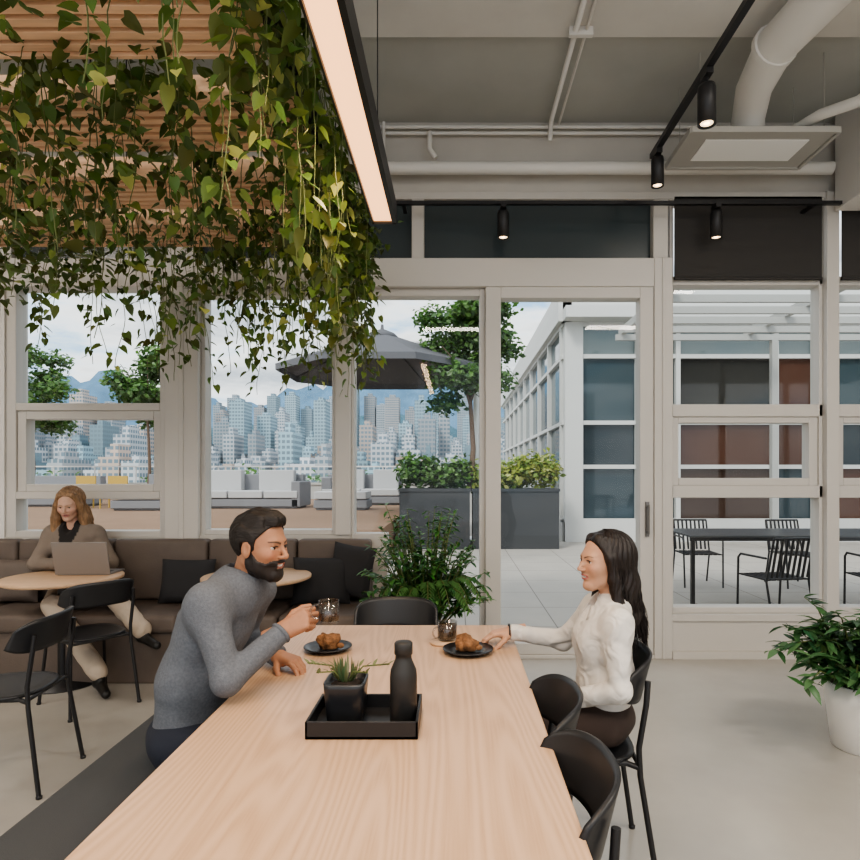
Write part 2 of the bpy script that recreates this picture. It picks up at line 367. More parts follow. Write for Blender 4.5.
for i in range(3600):
    g=random.choice(GAPS)
    x=U(-3.5,-.55); y=random.gauss((g[0]+g[1])/2,.12)
    if i%6==0: x=random.gauss(-.62,.07); y=U(1.7,4.5)
    if noise.noise(Vector((x*1.9,y*1.3,3)))<-.08: continue
    a=U(0,6.283); Ln=U(.04,.085)
    mb.leaf(Vector((x,y,3.10-.42*random.random()**2.2)),Vector((math.cos(a),math.sin(a),U(-1.0,.3))),Vector((math.cos(a)*.6+U(-.5,.5),math.sin(a)*.6,1)),Ln,Ln*.75,HEART,0,lc(),U(0,.4))
mb.build('hanging_pothos_vines',[leaf_m,stem_m])
# ------------------------------------------------------------ dining table & bench
E=empty('dining_table',(-.24,1.77,0))
mb=MB(); mb.box(-.75,.265,.5,3.04,.70,.74); tb=mb.build('tabletop',[table_m],E,bevel=.006,seg=3)
mb=MB()
for y in (.75,2.68): mb.box(-.45,-.04,y,y+.07,0,.70)
mb.box(-.28,-.20,.82,2.68,.60,.70); mb.build('legs',[lwood_m],E,bevel=.004)
mb=MB(); mb.box(-1.30,-.86,.2,2.78,.37,.45,m=0)
for y in (.5,2.5): mb.box(-1.24,-.92,y,y+.05,0,.37,m=1)
mb.build('bench',[bench_m,black_m],bevel=.015,seg=3)
mb=MB(); x0,x1,y0,y1=-.417,-.103,1.72,1.945
mb.box(x0,x1,y0,y1,.7405,.75)
for b in ((x0,x1,y0,y0+.008),(x0,x1,y1-.008,y1),(x0,x0+.008,y0,y1),(x1-.008,x1,y0,y1)): mb.box(*b,.7405,.79)
mb.build('serving_tray',[black_m],bevel=.002)
mb=MB(); c=(-.325,1.855,.751)
mb.lathe(c,[(.047,0),(.052,.004),(.060,.10),(.061,.115),(.055,.115),(.053,.10),(0,.10)],32,sup=8)
mb.lathe((c[0],c[1],.848),[(.052,0),(.03,.012),(0,.015)],16,m=1)
for i in range(34):
    a=U(0,6.283); t=U(.2,1.3); Ln=U(.05,.085)
    mb.leaf(Vector((c[0]+.015*math.cos(a),c[1]+.015*math.sin(a),.855)),Vector((math.cos(a)*t,math.sin(a)*t,1)),Vector((math.cos(a),math.sin(a),.2)),Ln,.011,LANCE,2,(.10+U(0,.08),.18,.09),.2)
for a in (.2,2.8,4.1,5.3):
    mb.tube([(c[0],c[1],.85),(c[0]+.05*math.cos(a),c[1]+.05*math.sin(a),.90),(c[0]+.13*math.cos(a),c[1]+.08*math.sin(a),.905)],.0025,6,m=3)
    for k in range(5):
        t=.3+k*.16; mb.leaf(Vector((c[0]+.13*t*math.cos(a),c[1]+.08*t*math.sin(a),.90)),Vector((math.cos(a+U(-1,1)),math.sin(a+U(-1,1)),.8)),Vector((0,0,1)),.03,.012,LANCE,2,(.2,.24,.12))
mb.build('potted_succulent',[plate_m,M('soil',(.03,.02,.015),.95),leaf_m,stem_m])
mb=MB(); mb.lathe((-.152,1.83,.751),[(.036,0),(.040,.003),(.040,.13),(.038,.15),(.026,.178),(.024,.185),(.024,.195),(.027,.197),(.027,.228),(.024,.232),(0,.232)],32)
mb.build('water_bottle',[M('bottle_matte_black',(.025,.025,.025),.5)])
mb=MB(); mb.box(-.26,-.20,1.735,1.80,.751,.757); mb.box(-.30,-.22,1.745,1.775,.757,.762); mb.build('wooden_coaster',[lwood_m],bevel=.001)
def plate(name,x,y,r):
    mb=MB(); mb.lathe((x,y,.741),[(0,0),(r*.6,0),(r*.68,.004),(r,.016),(r*.995,.020),(r*.66,.009),(0,.008)],40); return mb.build(name,[plate_m])
plate('plate',-.533,2.60,.10); plate('plate',.054,2.565,.105)
for x,y in ((-.53,2.60),(.045,2.57)):
    mb=MB(); mb.lathe((x,y,.751),[(.034,0),(.040,.004),(.046,.022),(.047,.032),(.040,.045),(.024,.055),(0,.057)],36,wob=.42)
    mb.ball((x+.052,y-.015,.764),(.016,.013,.012)); mb.build('pastry',[muffin_m])
def cup(name,x,y,z,r=.04,h=.078,hang=math.pi,fill=.75):
    mb=MB(); mb.lathe((x,y,z),[(0,0),(r*.8,0),(r*.95,.006),(r,h),(r*.95,h),(r*.9,.010),(0,.009)],32,m=0)
    mb.lathe((x,y,z),[(0,.011),(r*.88,.011),(r*.93,h*fill),(0,h*fill)],32,m=1)
    ca,sa=math.cos(hang),math.sin(hang)
    mb.tube([(x+ca*(r*.95+o),y+sa*(r*.95+o),z+zz) for o,zz in ((0,.016),(.018,.016),(.028,.028),(.030,.042),(.024,.056),(.012,.062),(0,.062))],.0045,8,m=0)
    return mb.build(name,[cup_m,coffee_m])
cup('coffee_cup',-.034,2.72,.752,.044,.082,-2.6,.8)
mb=MB(); mb.lathe((-.045,2.71,.7405),[(0,0),(.062,0),(.065,.003),(.065,.010),(0,.010)],28); mb.build('saucer',[lwood_m])
cup('glass_mug',-.435,2.14,.965,.036,.078,math.pi,.45)
# ------------------------------------------------------------ chairs
def chair_mesh():
    mb=MB()
    mb.lathe((0,0,0),[(0,.452),(.12,.452),(.18,.458),(.198,.462),(.203,.455),(.20,.446),(.17,.436),(0,.436)],40,m=1,sup=2.8)
    for s in (-1,1):
        mb.tube([(.215,s*.205,0),(.175,s*.172,.425),(.15,s*.165,.44),(-.05,s*.165,.44),(-.15,s*.165,.44)],.0105,10)
        mb.tube([(-.255,s*.205,0),(-.195,s*.18,.40),(-.19,s*.18,.5),(-.215,s*.185,.66),(-.222,s*.18,.74)],.0105,10)
        mb.tube([(-.15,s*.165,.44),(-.193,s*.18,.43)],.0105,8)
        for q in ((.215,s*.205),(-.255,s*.205)): mb.lathe((q[0],q[1],0),[(.013,0),(.014,.012),(0,.02)],10)
    mb.tube([(-.19,-.18,.44),(-.19,.18,.44)],.009,8); mb.tube([(.165,-.17,.43),(.165,.17,.43)],.009,8)
    def bk(u,v):
        t=2*u-1; y=.215*math.sin(t*1.25)/math.sin(1.25); x=-.245+.115*t*t*abs(t)**.2
        hh=.078*(1-.5*abs(t)**5); zc=.735-.012*t*t
        z=zc+(2*v-1)*hh; return (x-.02*(2*v-1)-.0,y,z)
    mb.plate(bk,28,8,.012,m=1)
    return mb
ch=chair_mesh().build('dining_chair',[black_m,blackp_m],origin=(0,0,0))
def put(ob,x,y,ang): ob.location=(x,y,0); ob.rotation_euler=(0,0,ang)
put(ch,.475,2.40,math.pi-.05)
for x,y,a in ((.12,1.93,math.pi),(.105,1.46,math.pi+.05),(-.31,3.12,-math.pi/2),(-2.38,4.02,2.5),(-2.17,3.0,3.25)):
    o=bpy.data.objects.new('dining_chair',ch.data); bpy.context.collection.objects.link(o); put(o,x,y,a)
# ------------------------------------------------------------ banquette
E=empty('banquette',(-2.7,4.75,0))
mb=MB(); mb.box(-4.9,-.66,4.38,5.0,0,.36); mb.box(-4.9,-.66,4.93,5.01,.36,.80); mb.build('base',[sofa_m],E,bevel=.01)
mb=MB(); mb2=MB(); xs=[-4.9,-4.2,-3.45,-2.7,-1.95,-1.25,-.66]
for a,b in zip(xs[:-1],xs[1:]):
    mb.box(a+.006,b-.006,4.34,4.93,.36,.49,smooth=True); mb2.box(a+.006,b-.006,4.88,5.01,.49,.965,smooth=True)
mb.build('seat_cushions',[sofa_m],E,bevel=.035,seg=4); mb2.build('back_cushions',[sofa_m],E,bevel=.03,seg=4)
def pillow(name,c,sz,rot,mat):
    mb=MB(); mb.T=Matrix.Translation(c)@Matrix.Rotation(rot[2],4,'Z')@Matrix.Rotation(rot[0],4,'X')@Matrix.Rotation(rot[1],4,'Y')
    for sg in (1,-1):
        vs=[];n=14
        for i in range(n+1):
            for j in range(n+1):
                a=2*i/n-1;b=2*j/n-1; t=max(0,(1-a**4)*(1-b**4))**.55
                k=1-.06*(1-abs(a)**2)*abs(b)**6; k2=1-.06*(1-abs(b)**2)*abs(a)**6
                vs.append((a*sz[0]*k2,sg*t*sz[1],b*sz[2]*k))
        fs=[(i*(n+1)+j,(i+1)*(n+1)+j,(i+1)*(n+1)+j+1,i*(n+1)+j+1) for i in range(n) for j in range(n)]
        if sg>0: fs=[f[::-1] for f in fs]
        mb.add(vs,fs,0,True)
    mb.build(name,[mat])
pillow('throw_pillow',(-2.06,4.77,.66),(.21,.07,.17),(-.25,0,.0),pil_m)
pillow('throw_pillow',(-1.02,4.74,.67),(.22,.07,.18),(-.25,0,.1),pil_m)
pillow('throw_pillow',(-.80,4.78,.74),(.18,.06,.20),(-.2,.12,-.25),pil_m)
pillow('throw_pillow',(-3.42,4.80,.66),(.20,.06,.17),(-.25,0,.1),sofa_m)
for x,y,r in ((-2.78,4.40,.385),(-1.42,4.45,.38)):
    mb=MB(); mb.lathe((x,y,0),[(0,.725),(r-.02,.725),(r,.735),(r,.752),(r-.006,.757),(0,.757)],48,m=0)
    mb.tube([(x,y,.02),(x,y,.725)],.035,16,m=1); mb.lathe((x,y,0),[(0,0),(.235,0),(.235,.008),(.05,.022),(.036,.05)],32,m=1); mb.lathe((x,y,.70),[(.12,0),(.12,.024),(0,.024)],24,m=1)
    mb.build('round_cafe_table',[lwood_m,black_m])
E=empty('laptop',(-2.70,4.50,.757))
sil=M('laptop_aluminium',(.30,.28,.27),.35,metal=.5); kb=M('laptop_keys',(.03,.03,.03),.5); scr=M('laptop_screen',(.02,.02,.025),.1)
R=Matrix.Translation((-2.66,4.44,.758))@Matrix.Rotation(.06,4,'Z')
mb=MB(); mb.T=R; mb.box(-.18,.18,0,.23,0,.012); mb.box(-.15,.15,.03,.13,.012,.014,m=1); mb.build('base',[sil,kb],E,bevel=.003)
mb=MB(); mb.T=R@Matrix.Rotation(math.radians(14),4,'X'); mb.box(-.19,.19,-.008,0,.008,.25); mb.box(-.17,.17,0,.001,.02,.235,m=1); mb.build('lid',[sil,scr],E,bevel=.003)
# ------------------------------------------------------------ floor plants
def bush(name,c,rad,z0,n,potr,poth,potmat,size,cols,shape=LANCE,wr=.42,fern=0):
    mb=MB(); x,y=c
    mb.lathe((x,y,0),[(potr*.78,0),(potr*.82,.004),(potr,poth*.7),(potr,poth),(potr*.93,poth),(potr*.92,poth*.9),(0,poth*.9)],36,m=2)
    for i in range(n):
        a=U(0,6.283); t=U(0,1)**.5; h=U(.15,1)
        tip=Vector((x+rad[0]*t*math.cos(a)*(1-.25*h),y+rad[1]*t*math.sin(a)*(1-.25*h),z0+rad[2]*(h if t<.8 else h*.75)))
        b=Vector((x+potr*.4*t*math.cos(a),y+potr*.4*t*math.sin(a),poth*.88)); mid=(b+tip)/2+Vector((0,0,.10))
        pts=[b,b.lerp(mid,.6),mid.lerp(tip,.4)+Vector((0,0,.03)),tip]; mb.tube(pts,[.006,.005,.004,.002],5,m=1,caps=False)
        k=10
        for q in range(k):
            f=.30+.7*q/(k-1); p=pts[1].lerp(pts[2],min(1,f*1.6-.3)) if f<.65 else pts[2].lerp(pts[3],(f-.65)/.35)
            for sg in (-1,1):
                aa=U(0,6.283); Ln=size*U(.7,1.2)
                mb.leaf(p,Vector((math.cos(aa),math.sin(aa),U(-.5,.6))),Vector((U(-.3,.3),U(-.3,.3),1)),Ln,Ln*wr,shape,0,random.choice(cols) if random.random()<.7 else tuple(v*U(.6,1.3) for v in cols[0]),U(.1,.4))
    for i in range(fern):
        a=6.283*i/fern+U(-.2,.2); Rr=U(.28,.46); z1=z0+U(-.05,.15)
        pts=[]
        for k in range(9):
            t=k/8; pts.append(Vector((x+Rr*t*math.cos(a),y+Rr*t*math.sin(a),poth*.9+(z1+.25-poth)*math.sin(t*2.5)*.9)))
        mb.tube(pts,.003,4,m=1,caps=False)
        for k in range(2,9):
            d=(pts[k]-pts[k-1]).normalized(); sd=d.cross(Vector((0,0,1))).normalized()
            for j in range(3):
                pp=pts[k-1].lerp(pts[k],j/3)
                for sg in (-1,1): mb.leaf(pp,sd*sg+d*.6+Vector((0,0,-.3)),Vector((0,0,1)),.11*(1-.06*k),.018,LANCE,0,(.10,.22,.07))
    return mb.build(name,[leaf_m,stem_m,potmat])
bush('potted_bush',(-.20,4.32),(.52,.38,.78),.48,150,.19,.42,plate_m,.065,[(.05,.15,.045),(.08,.22,.05),(.12,.28,.08)],fern=40)
bush('potted_plant',(2.20,3.36),(.52,.42,.44),.34,80,.17,.35,white_m,.10,[(.05,.13,.05),(.08,.19,.07),(.12,.24,.10)],wr=.36)
# ------------------------------------------------------------ exterior
pav_m=Grid('terrace_pavers',(.44,.405,.36),(.22,.20,.18),.9,.9,.012,.85,spec=.2)
deck_m=Grid('deck_boards',(.30,.205,.145),(.12,.08,.06),30,.14,.012,1.0,spec=0)
boxo('terrace_paving',(-22,24,5.2,34,-.15,-.02),pav_m)
boxo('wood_deck',(-22,-1.25,10.5,23.9,-.02,.55),deck_m)
conc=M('parapet_concrete',(.45,.44,.41),.8,var=.08)
mb=MB(); mb.box(-22,2.3,24,24.3,-.02,1.10); mb.box(-22,2.3,23.95,24.35,1.10,1.18); mb.build('parapet_wall',[conc])
mb=MB()
for k in range(16): mb.tube([(-22+k*1.6,24.1,1.18),(-22+k*1.6,24.1,1.8)],.025,6)
mb.box(-22,2.3,24.07,24.13,1.78,1.83); mb.build('guard_rail',[pipe_m])
gs=M('outdoor_sofa_grey',(.24,.24,.25),.9,spec=.1); gc=M('outdoor_sofa_cushion',(.50,.495,.49),.9,spec=.1)
def osofa(x0,x1,y0,y1,backs):
    mb=MB(); mb.box(x0,x1,y0,y1,.60,.82); mb.box(x0+.05,x1-.05,y0+.05,y1-.05,.55,.60)
    n=max(1,int(round((x1-x0)/1.1))); w=(x1-x0)/n
    for k in range(n): mb.box(x0+k*w+.02,x0+(k+1)*w-.02,y0-.03,y1-.02,.84,1.04,m=1)
    for b in backs: mb.box(*b,m=1 if b[5]>1.5 else 0)
    mb.build('outdoor_sofa',[gs,gc],bevel=.05,seg=3)
osofa(-7.2,-4.3,17.0,18.2,[(-7.2,-4.4,18.0,18.3,.8,1.5),(-4.5,-4.25,17.0,18.3,.6,1.30),(-7.1,-6.1,17.7,18.0,1.0,1.62),(-5.6,-4.6,17.7,18.0,1.0,1.62)])
osofa(-4.1,-1.7,19.0,20.2,[(-4.1,-1.7,20.0,20.3,.8,1.5),(-4.1,-3.8,19.0,20.2,.6,1.4),(-3.7,-2.9,19.7,20,1.0,1.65),(-2.6,-1.8,19.7,20,1.0,1.65)])
osofa(-3.7,-2.3,16.2,17.2,[]); osofa(-8.9,-7.6,16,18.2,[(-8.9,-7.6,18.0,18.3,.8,1.5)]); osofa(-13.2,-10.8,18,19,[(-13.2,-10.8,18.9,19.2,.8,1.45)])
ylw=M('yellow_metal',(.50,.33,.07),.5)
mb=MB()
for x in (-9.8,-10.7):
    mb.box(x,x+.55,17,17.5,.98,1.02); mb.box(x,x+.55,17.5,17.54,1.05,1.45)
    for a in (.03,.49):
        for b in (17.03,17.47): mb.box(x+a,x+a+.03,b,b+.03,.55,1.0)
mb.build('yellow_patio_chairs',[ylw])
plm=M('planter_charcoal',(.045,.048,.052),.6)
def foliage(mb,c,r,n,size,cols,m=0,shell=.55):
    for i in range(n):
        v=Vector((random.gauss(0,1),random.gauss(0,1),random.gauss(0,1))).normalized()*(shell+(1-shell)*random.random())
        p=Vector(c)+Vector((v.x*r[0],v.y*r[1],v.z*r[2]))*(1+.25*noise.noise(v*2.5+Vector(c)))
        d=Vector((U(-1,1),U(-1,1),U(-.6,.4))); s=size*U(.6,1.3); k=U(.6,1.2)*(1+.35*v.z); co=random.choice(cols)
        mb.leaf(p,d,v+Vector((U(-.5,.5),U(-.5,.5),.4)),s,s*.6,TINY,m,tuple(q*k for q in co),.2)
G1=[(.09,.20,.04),(.14,.27,.06),(.07,.15,.045)];G2=[(.34,.40,.07),(.22,.33,.07),(.42,.44,.12)]
for x0,x1,cols in ((-1.12,.30,G1),(.36,2.1,G2)):
    mb=MB(); mb.box(x0,x1,12.5,13.3,-.02,1.18); mb.box(x0-.02,x1+.02,12.48,13.32,1.14,1.2)
    k=int((x1-x0)/.30)
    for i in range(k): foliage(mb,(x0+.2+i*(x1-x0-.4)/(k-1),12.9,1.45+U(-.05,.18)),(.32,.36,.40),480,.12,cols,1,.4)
    mb.build('planter_hedge',[plm,leaf_m])
def tree(name,x,y,z0,zt,rad,n,size,cols):
    mb=MB(); mb.tube([(x,y,z0),(x+.06,y,z0+(zt-z0)*.3),(x-.03,y,zt-rad*.4)],[.07,.055,.035],8,m=1)
    for i in range(9):
        a=U(0,6.28); q=Vector((x+rad*.6*math.cos(a),y+rad*.6*math.sin(a),zt+U(-.3,.6)*rad)); mb.tube([(x,y,zt-rad*U(.5,1.0)),Vector((x,y,zt-rad*.4)).lerp(q,.5),q],[.03,.02,.01],5,m=1)
    for i in range(20):
        a=U(0,6.28);t=U(.15,.78);h=U(-.8,.9); s=math.sqrt(1-h*h*.8)
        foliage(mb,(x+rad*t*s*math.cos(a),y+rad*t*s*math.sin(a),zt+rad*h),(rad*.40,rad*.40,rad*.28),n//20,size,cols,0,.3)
    mb.build(name,[leaf_m,bark_m])
tree('terrace_tree',.32,12.9,1.2,3.95,1.2,7500,.13,G1)
tree('terrace_tree',-10.4,21,.55,4.5,1.45,4000,.20,G1)
tree('terrace_tree',-15.0,22,.55,4.4,1.6,4000,.20,G1)
mb=MB()
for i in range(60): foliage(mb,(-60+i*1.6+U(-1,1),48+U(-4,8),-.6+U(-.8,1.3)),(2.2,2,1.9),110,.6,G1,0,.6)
mb.box(-62,42,46,60,-8,-2.6,m=1); mb.build('tree_line',[leaf_m,M('ground_green',(.1,.16,.06),.9)])
umb=M('umbrella_fabric',(.15,.15,.16),.85,spec=.1); wpole=M('umbrella_pole_white',(.75,.75,.74),.4)
mb=MB(); cx,cy,cz=-1.62,13.8,4.66; n=8; R2=2.3; ze=3.80
rim=[(cx+R2*math.cos(2*math.pi*(k+.5)/n),cy+R2*math.sin(2*math.pi*(k+.5)/n),ze) for k in range(n)]
vs=[(cx,cy,cz)]+rim+[(p[0],p[1],p[2]-.13) for p in rim]
mb.add(vs,[(0,1+k,1+(k+1)%n) for k in range(n)]+[(1+k,9+k,9+(k+1)%n,1+(k+1)%n) for k in range(n)],0)
mb.lathe((cx,cy,cz-.12),[(.45,-.08),(.28,.08),(.04,.18),(.03,.28),(0,.29)],16,m=0)
for p in rim: mb.tube([(cx,cy,cz-.05),(p[0],p[1],p[2]-.02)],.015,5,m=0)
mb.tube([(.47,13.8,-.02),(.47,13.8,4.75)],.065,12,m=1); mb.tube([(.52,13.8,4.8),(-.3,13.8,4.45),(cx,cy,cz-.3)],.05,8,m=1); mb.tube([(.47,13.8,3.6),(-.4,13.8,4.33)],.03,8,m=1)
mb.box(.05,.9,13.4,14.2,-.02,.08,m=1); mb.build('cantilever_umbrella',[umb,wpole])
wf=M('white_facade_frame',(.62,.62,.60),.6,spec=.2)
fg=M('facade_glass',(1,1,1),.06,attr=True,spec=.5)
mb=MB(); FY=14.0; XS=[2.82,4.1,5.0,7.2,8.1,10.3,11.5,14]; ZS=[0,.45,1.66,2.65,4.14,4.86]
for i in range(len(XS)-1):
    for j in range(len(ZS)-1):
        c=random.choice([(.03,.05,.06),(.04,.065,.075),(.02,.033,.04)]) if XS[i]<5 or random.random()<.3 else random.choice([(.08,.035,.022),(.05,.028,.02),(.03,.03,.027),(.09,.075,.06)])
        if j==4: c=(.18,.22,.22)
        mb.add([(XS[i],FY,ZS[j]),(XS[i+1],FY,ZS[j]),(XS[i+1],FY,ZS[j+1]),(XS[i],FY,ZS[j+1])],[(0,1,2,3)],1,False,c)
for x in XS: mb.box(x-.05,x+.05,FY-.12,FY+.02,0,4.9)
for z in ZS[1:]: mb.box(2.5,14,FY-.10,FY+.02,z-.045,z+.045)
mb.box(2.46,2.86,FY-.15,FY+.3,-.02,5.0); mb.box(2.4,14.2,FY-.6,FY+.3,4.9,5.15); mb.box(2.4,14.2,FY-.2,FY+.3,5.15,5.7); mb.box(2.46,14,FY-.11,FY,-.02,.42)
for k in range(9):
    y0=FY+.2+k*1.9
    for j in range(1,5): mb.add([(2.5,y0,ZS[j]),(2.5,y0+1.9,ZS[j]),(2.5,y0+1.9,ZS[j+1] if j<4 else 4.86),(2.5,y0,ZS[j+1] if j<4 else 4.86)],[(0,3,2,1)],1,False,random.choice([(.06,.10,.115),(.03,.055,.07),(.11,.15,.16)]))
    mb.box(2.40,2.52,y0-.05,y0+.05,-.02,4.9)
for z in ZS[1:]: mb.box(2.41,2.52,FY,31.4,z-.04,z+.04)
mb.box(2.3,2.6,FY-.2,31.4,4.9,5.6); mb.box(2.41,2.5,FY,31.4,-.02,.45)
mb.build('neighbouring_building',[wf,fg])
mb=MB()
for k in range(6): mb.box(3.3,12,9.2+k*.7,9.27+k*.7,4.24,4.36)
for x in (3.4,6,10): mb.box(x,x+.10,9.0,12.9,4.36,4.50)
for x in (6.5,10):
    for y in (9.1,12.7): mb.box(x,x+.12,y,y+.12,-.02,4.24)
mb.build('pergola',[M('pergola_grey',(.42,.42,.40),.7,spec=.2)])
mb=MB(); x0,x1,y0,y1,z=2.62,5.2,6.9,7.85,.80
for k in range(10): mb.box(x0,x1,y0+k*.097,y0+k*.097+.075,z-.02,z,m=1)
mb.box(x0,x1,y0,y0+.03,z-.06,z-.02); mb.box(x0,x1,y1-.03,y1,z-.06,z-.02)
for x in (x0+.02,x1-.06):
    for y in (y0+.02,y1-.06): mb.box(x,x+.04,y,y+.04,-.02,z-.02)
mb.build('patio_table',[black_m,M('patio_slat_grey',(.09,.095,.10),.3)])
def pchair(x,y,a):
    mb=MB(); mb.T=Matrix.Translation((x,y,-.018))@Matrix.Rotation(a,4,'Z')
    for s in (-1,1):
        mb.tube([(.25,s*.25,0),(.22,s*.26,.62),(.18,s*.26,.66),(-.22,s*.26,.66)],.012,8); mb.tube([(-.30,s*.24,0),(-.20,s*.24,.42),(-.30,s*.23,.86)],.012,8)
    for k in range(8): mb.box(-.2,.24,-.24+k*.062,-.24+k*.062+.045,.43,.445)
    for k in range(8):
        yy=-.22+k*.058; mb.tube([(-.205,yy,.46),(-.30,yy,.86)],.014,6)
    mb.tube([(-.30,-.23,.86),(-.30,.23,.86)],.013,8); mb.build('patio_chair',[black_m])
pchair(3.32,6.45,1.75); pchair(3.30,8.45,-1.6); pchair(4.45,6.45,1.5); pchair(4.6,8.4,-1.5); pchair(5.6,7.4,3.1)
cm=bpy.data.materials.new('city_facade'); cm.use_nodes=True; nt=cm.node_tree;N=nt.nodes;L=nt.links;b=N['Principled BSDF']
at=N.new('ShaderNodeAttribute'); at.attribute_name='col'; tc=N.new('ShaderNodeTexCoord'); se=N.new('ShaderNodeSeparateXYZ'); L.new(tc.outputs['Object'],se.inputs[0])
ad=N.new('ShaderNodeMath'); L.new(se.outputs['X'],ad.inputs[0]); L.new(se.outputs['Y'],ad.inputs[1])
def fr(sock,s,th):
    d=N.new('ShaderNodeMath'); d.operation='DIVIDE'; d.inputs[1].default_value=s; L.new(sock,d.inputs[0]); f=N.new('ShaderNodeMath'); f.operation='FRACT'; L.new(d.outputs[0],f.inputs[0])
    l=N.new('ShaderNodeMath'); l.operation='GREATER_THAN'; l.inputs[1].default_value=th; L.new(f.outputs[0],l.inputs[0]); return l.outputs[0]
mu=N.new('ShaderNodeMath'); mu.operation='MULTIPLY'; L.new(fr(se.outputs['Z'],2.0,.45),mu.inputs[0]); L.new(fr(ad.outputs[0],1.7,.3),mu.inputs[1])
mx=N.new('ShaderNodeMix'); mx.data_type='RGBA'; L.new(mu.outputs[0],mx.inputs[0]); L.new(at.outputs['Color'],mx.inputs[6]); mx.inputs[7].default_value=(.20,.26,.30,1); L.new(mx.outputs[2],b.inputs['Base Color']); b.inputs['Roughness'].default_value=.8; b.inputs['Specular IOR Level'].default_value=.1
mb=MB()
for Y0,w,zt,zv in ((180,6,4,4),(230,7,9,6),(290,7,16,9),(360,8,25,12),(440,9,36,15),(540,10,52,22)):
    x=-Y0*.95
    while x<Y0*.45:
        ww=w*U(.5,1.3); gap=U(0,w*.5); h=max(3,zt+U(-1,1)*zv+ (zv*.9 if random.random()<.15 else 0)); g=U(.32,.70); t=random.random()
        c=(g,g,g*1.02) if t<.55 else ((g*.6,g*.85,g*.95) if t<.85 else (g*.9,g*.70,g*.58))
        hz=min(1,(Y0-150)/800); c=tuple(q*(1-hz)+w_*hz for q,w_ in zip(c,(.40,.47,.53)))  # distance haze mixed into the building colours, stronger in farther rows
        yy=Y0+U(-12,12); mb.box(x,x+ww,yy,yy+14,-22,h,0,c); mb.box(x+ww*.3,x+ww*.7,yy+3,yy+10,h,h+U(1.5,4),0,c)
        x+=ww+gap
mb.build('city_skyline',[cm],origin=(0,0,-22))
boxo('city_ground',(-900,700,62,1500,-30,-22),M('far_ground',(.12,.15,.11),.9,spec=0))
for nm,Y0,base,amp,col in (('mountain_range',2600,440,200,(.13,.23,.33)),('mountain_foothills',1700,165,90,(.085,.16,.195))):  # blue-grey of distant haze painted into the base colours
    mb=MB(); n=110; m_=14; vs=[]
    for i in range(n+1):
        x=-Y0*1.1+i*(Y0*1.9)/n
        hh=base+amp*noise.fractal(Vector((x/700,Y0,0)),.9,2.1,6)
        for j in range(m_+1):
            t=j/m_; vs.append((x,Y0+t*500,-22+(hh+22)*t**.8*(1+.12*noise.noise(Vector((x/90,t*6,1))))))
    fs=[(i*(m_+1)+j,(i+1)*(m_+1)+j,(i+1)*(m_+1)+j+1,i*(m_+1)+j+1) for i in range(n) for j in range(m_)]
    mb.add(vs,fs,0,True); mb.build(nm,[M(nm+'_hazed_rock',col,1,var=.15,vs=.01,spec=0)])
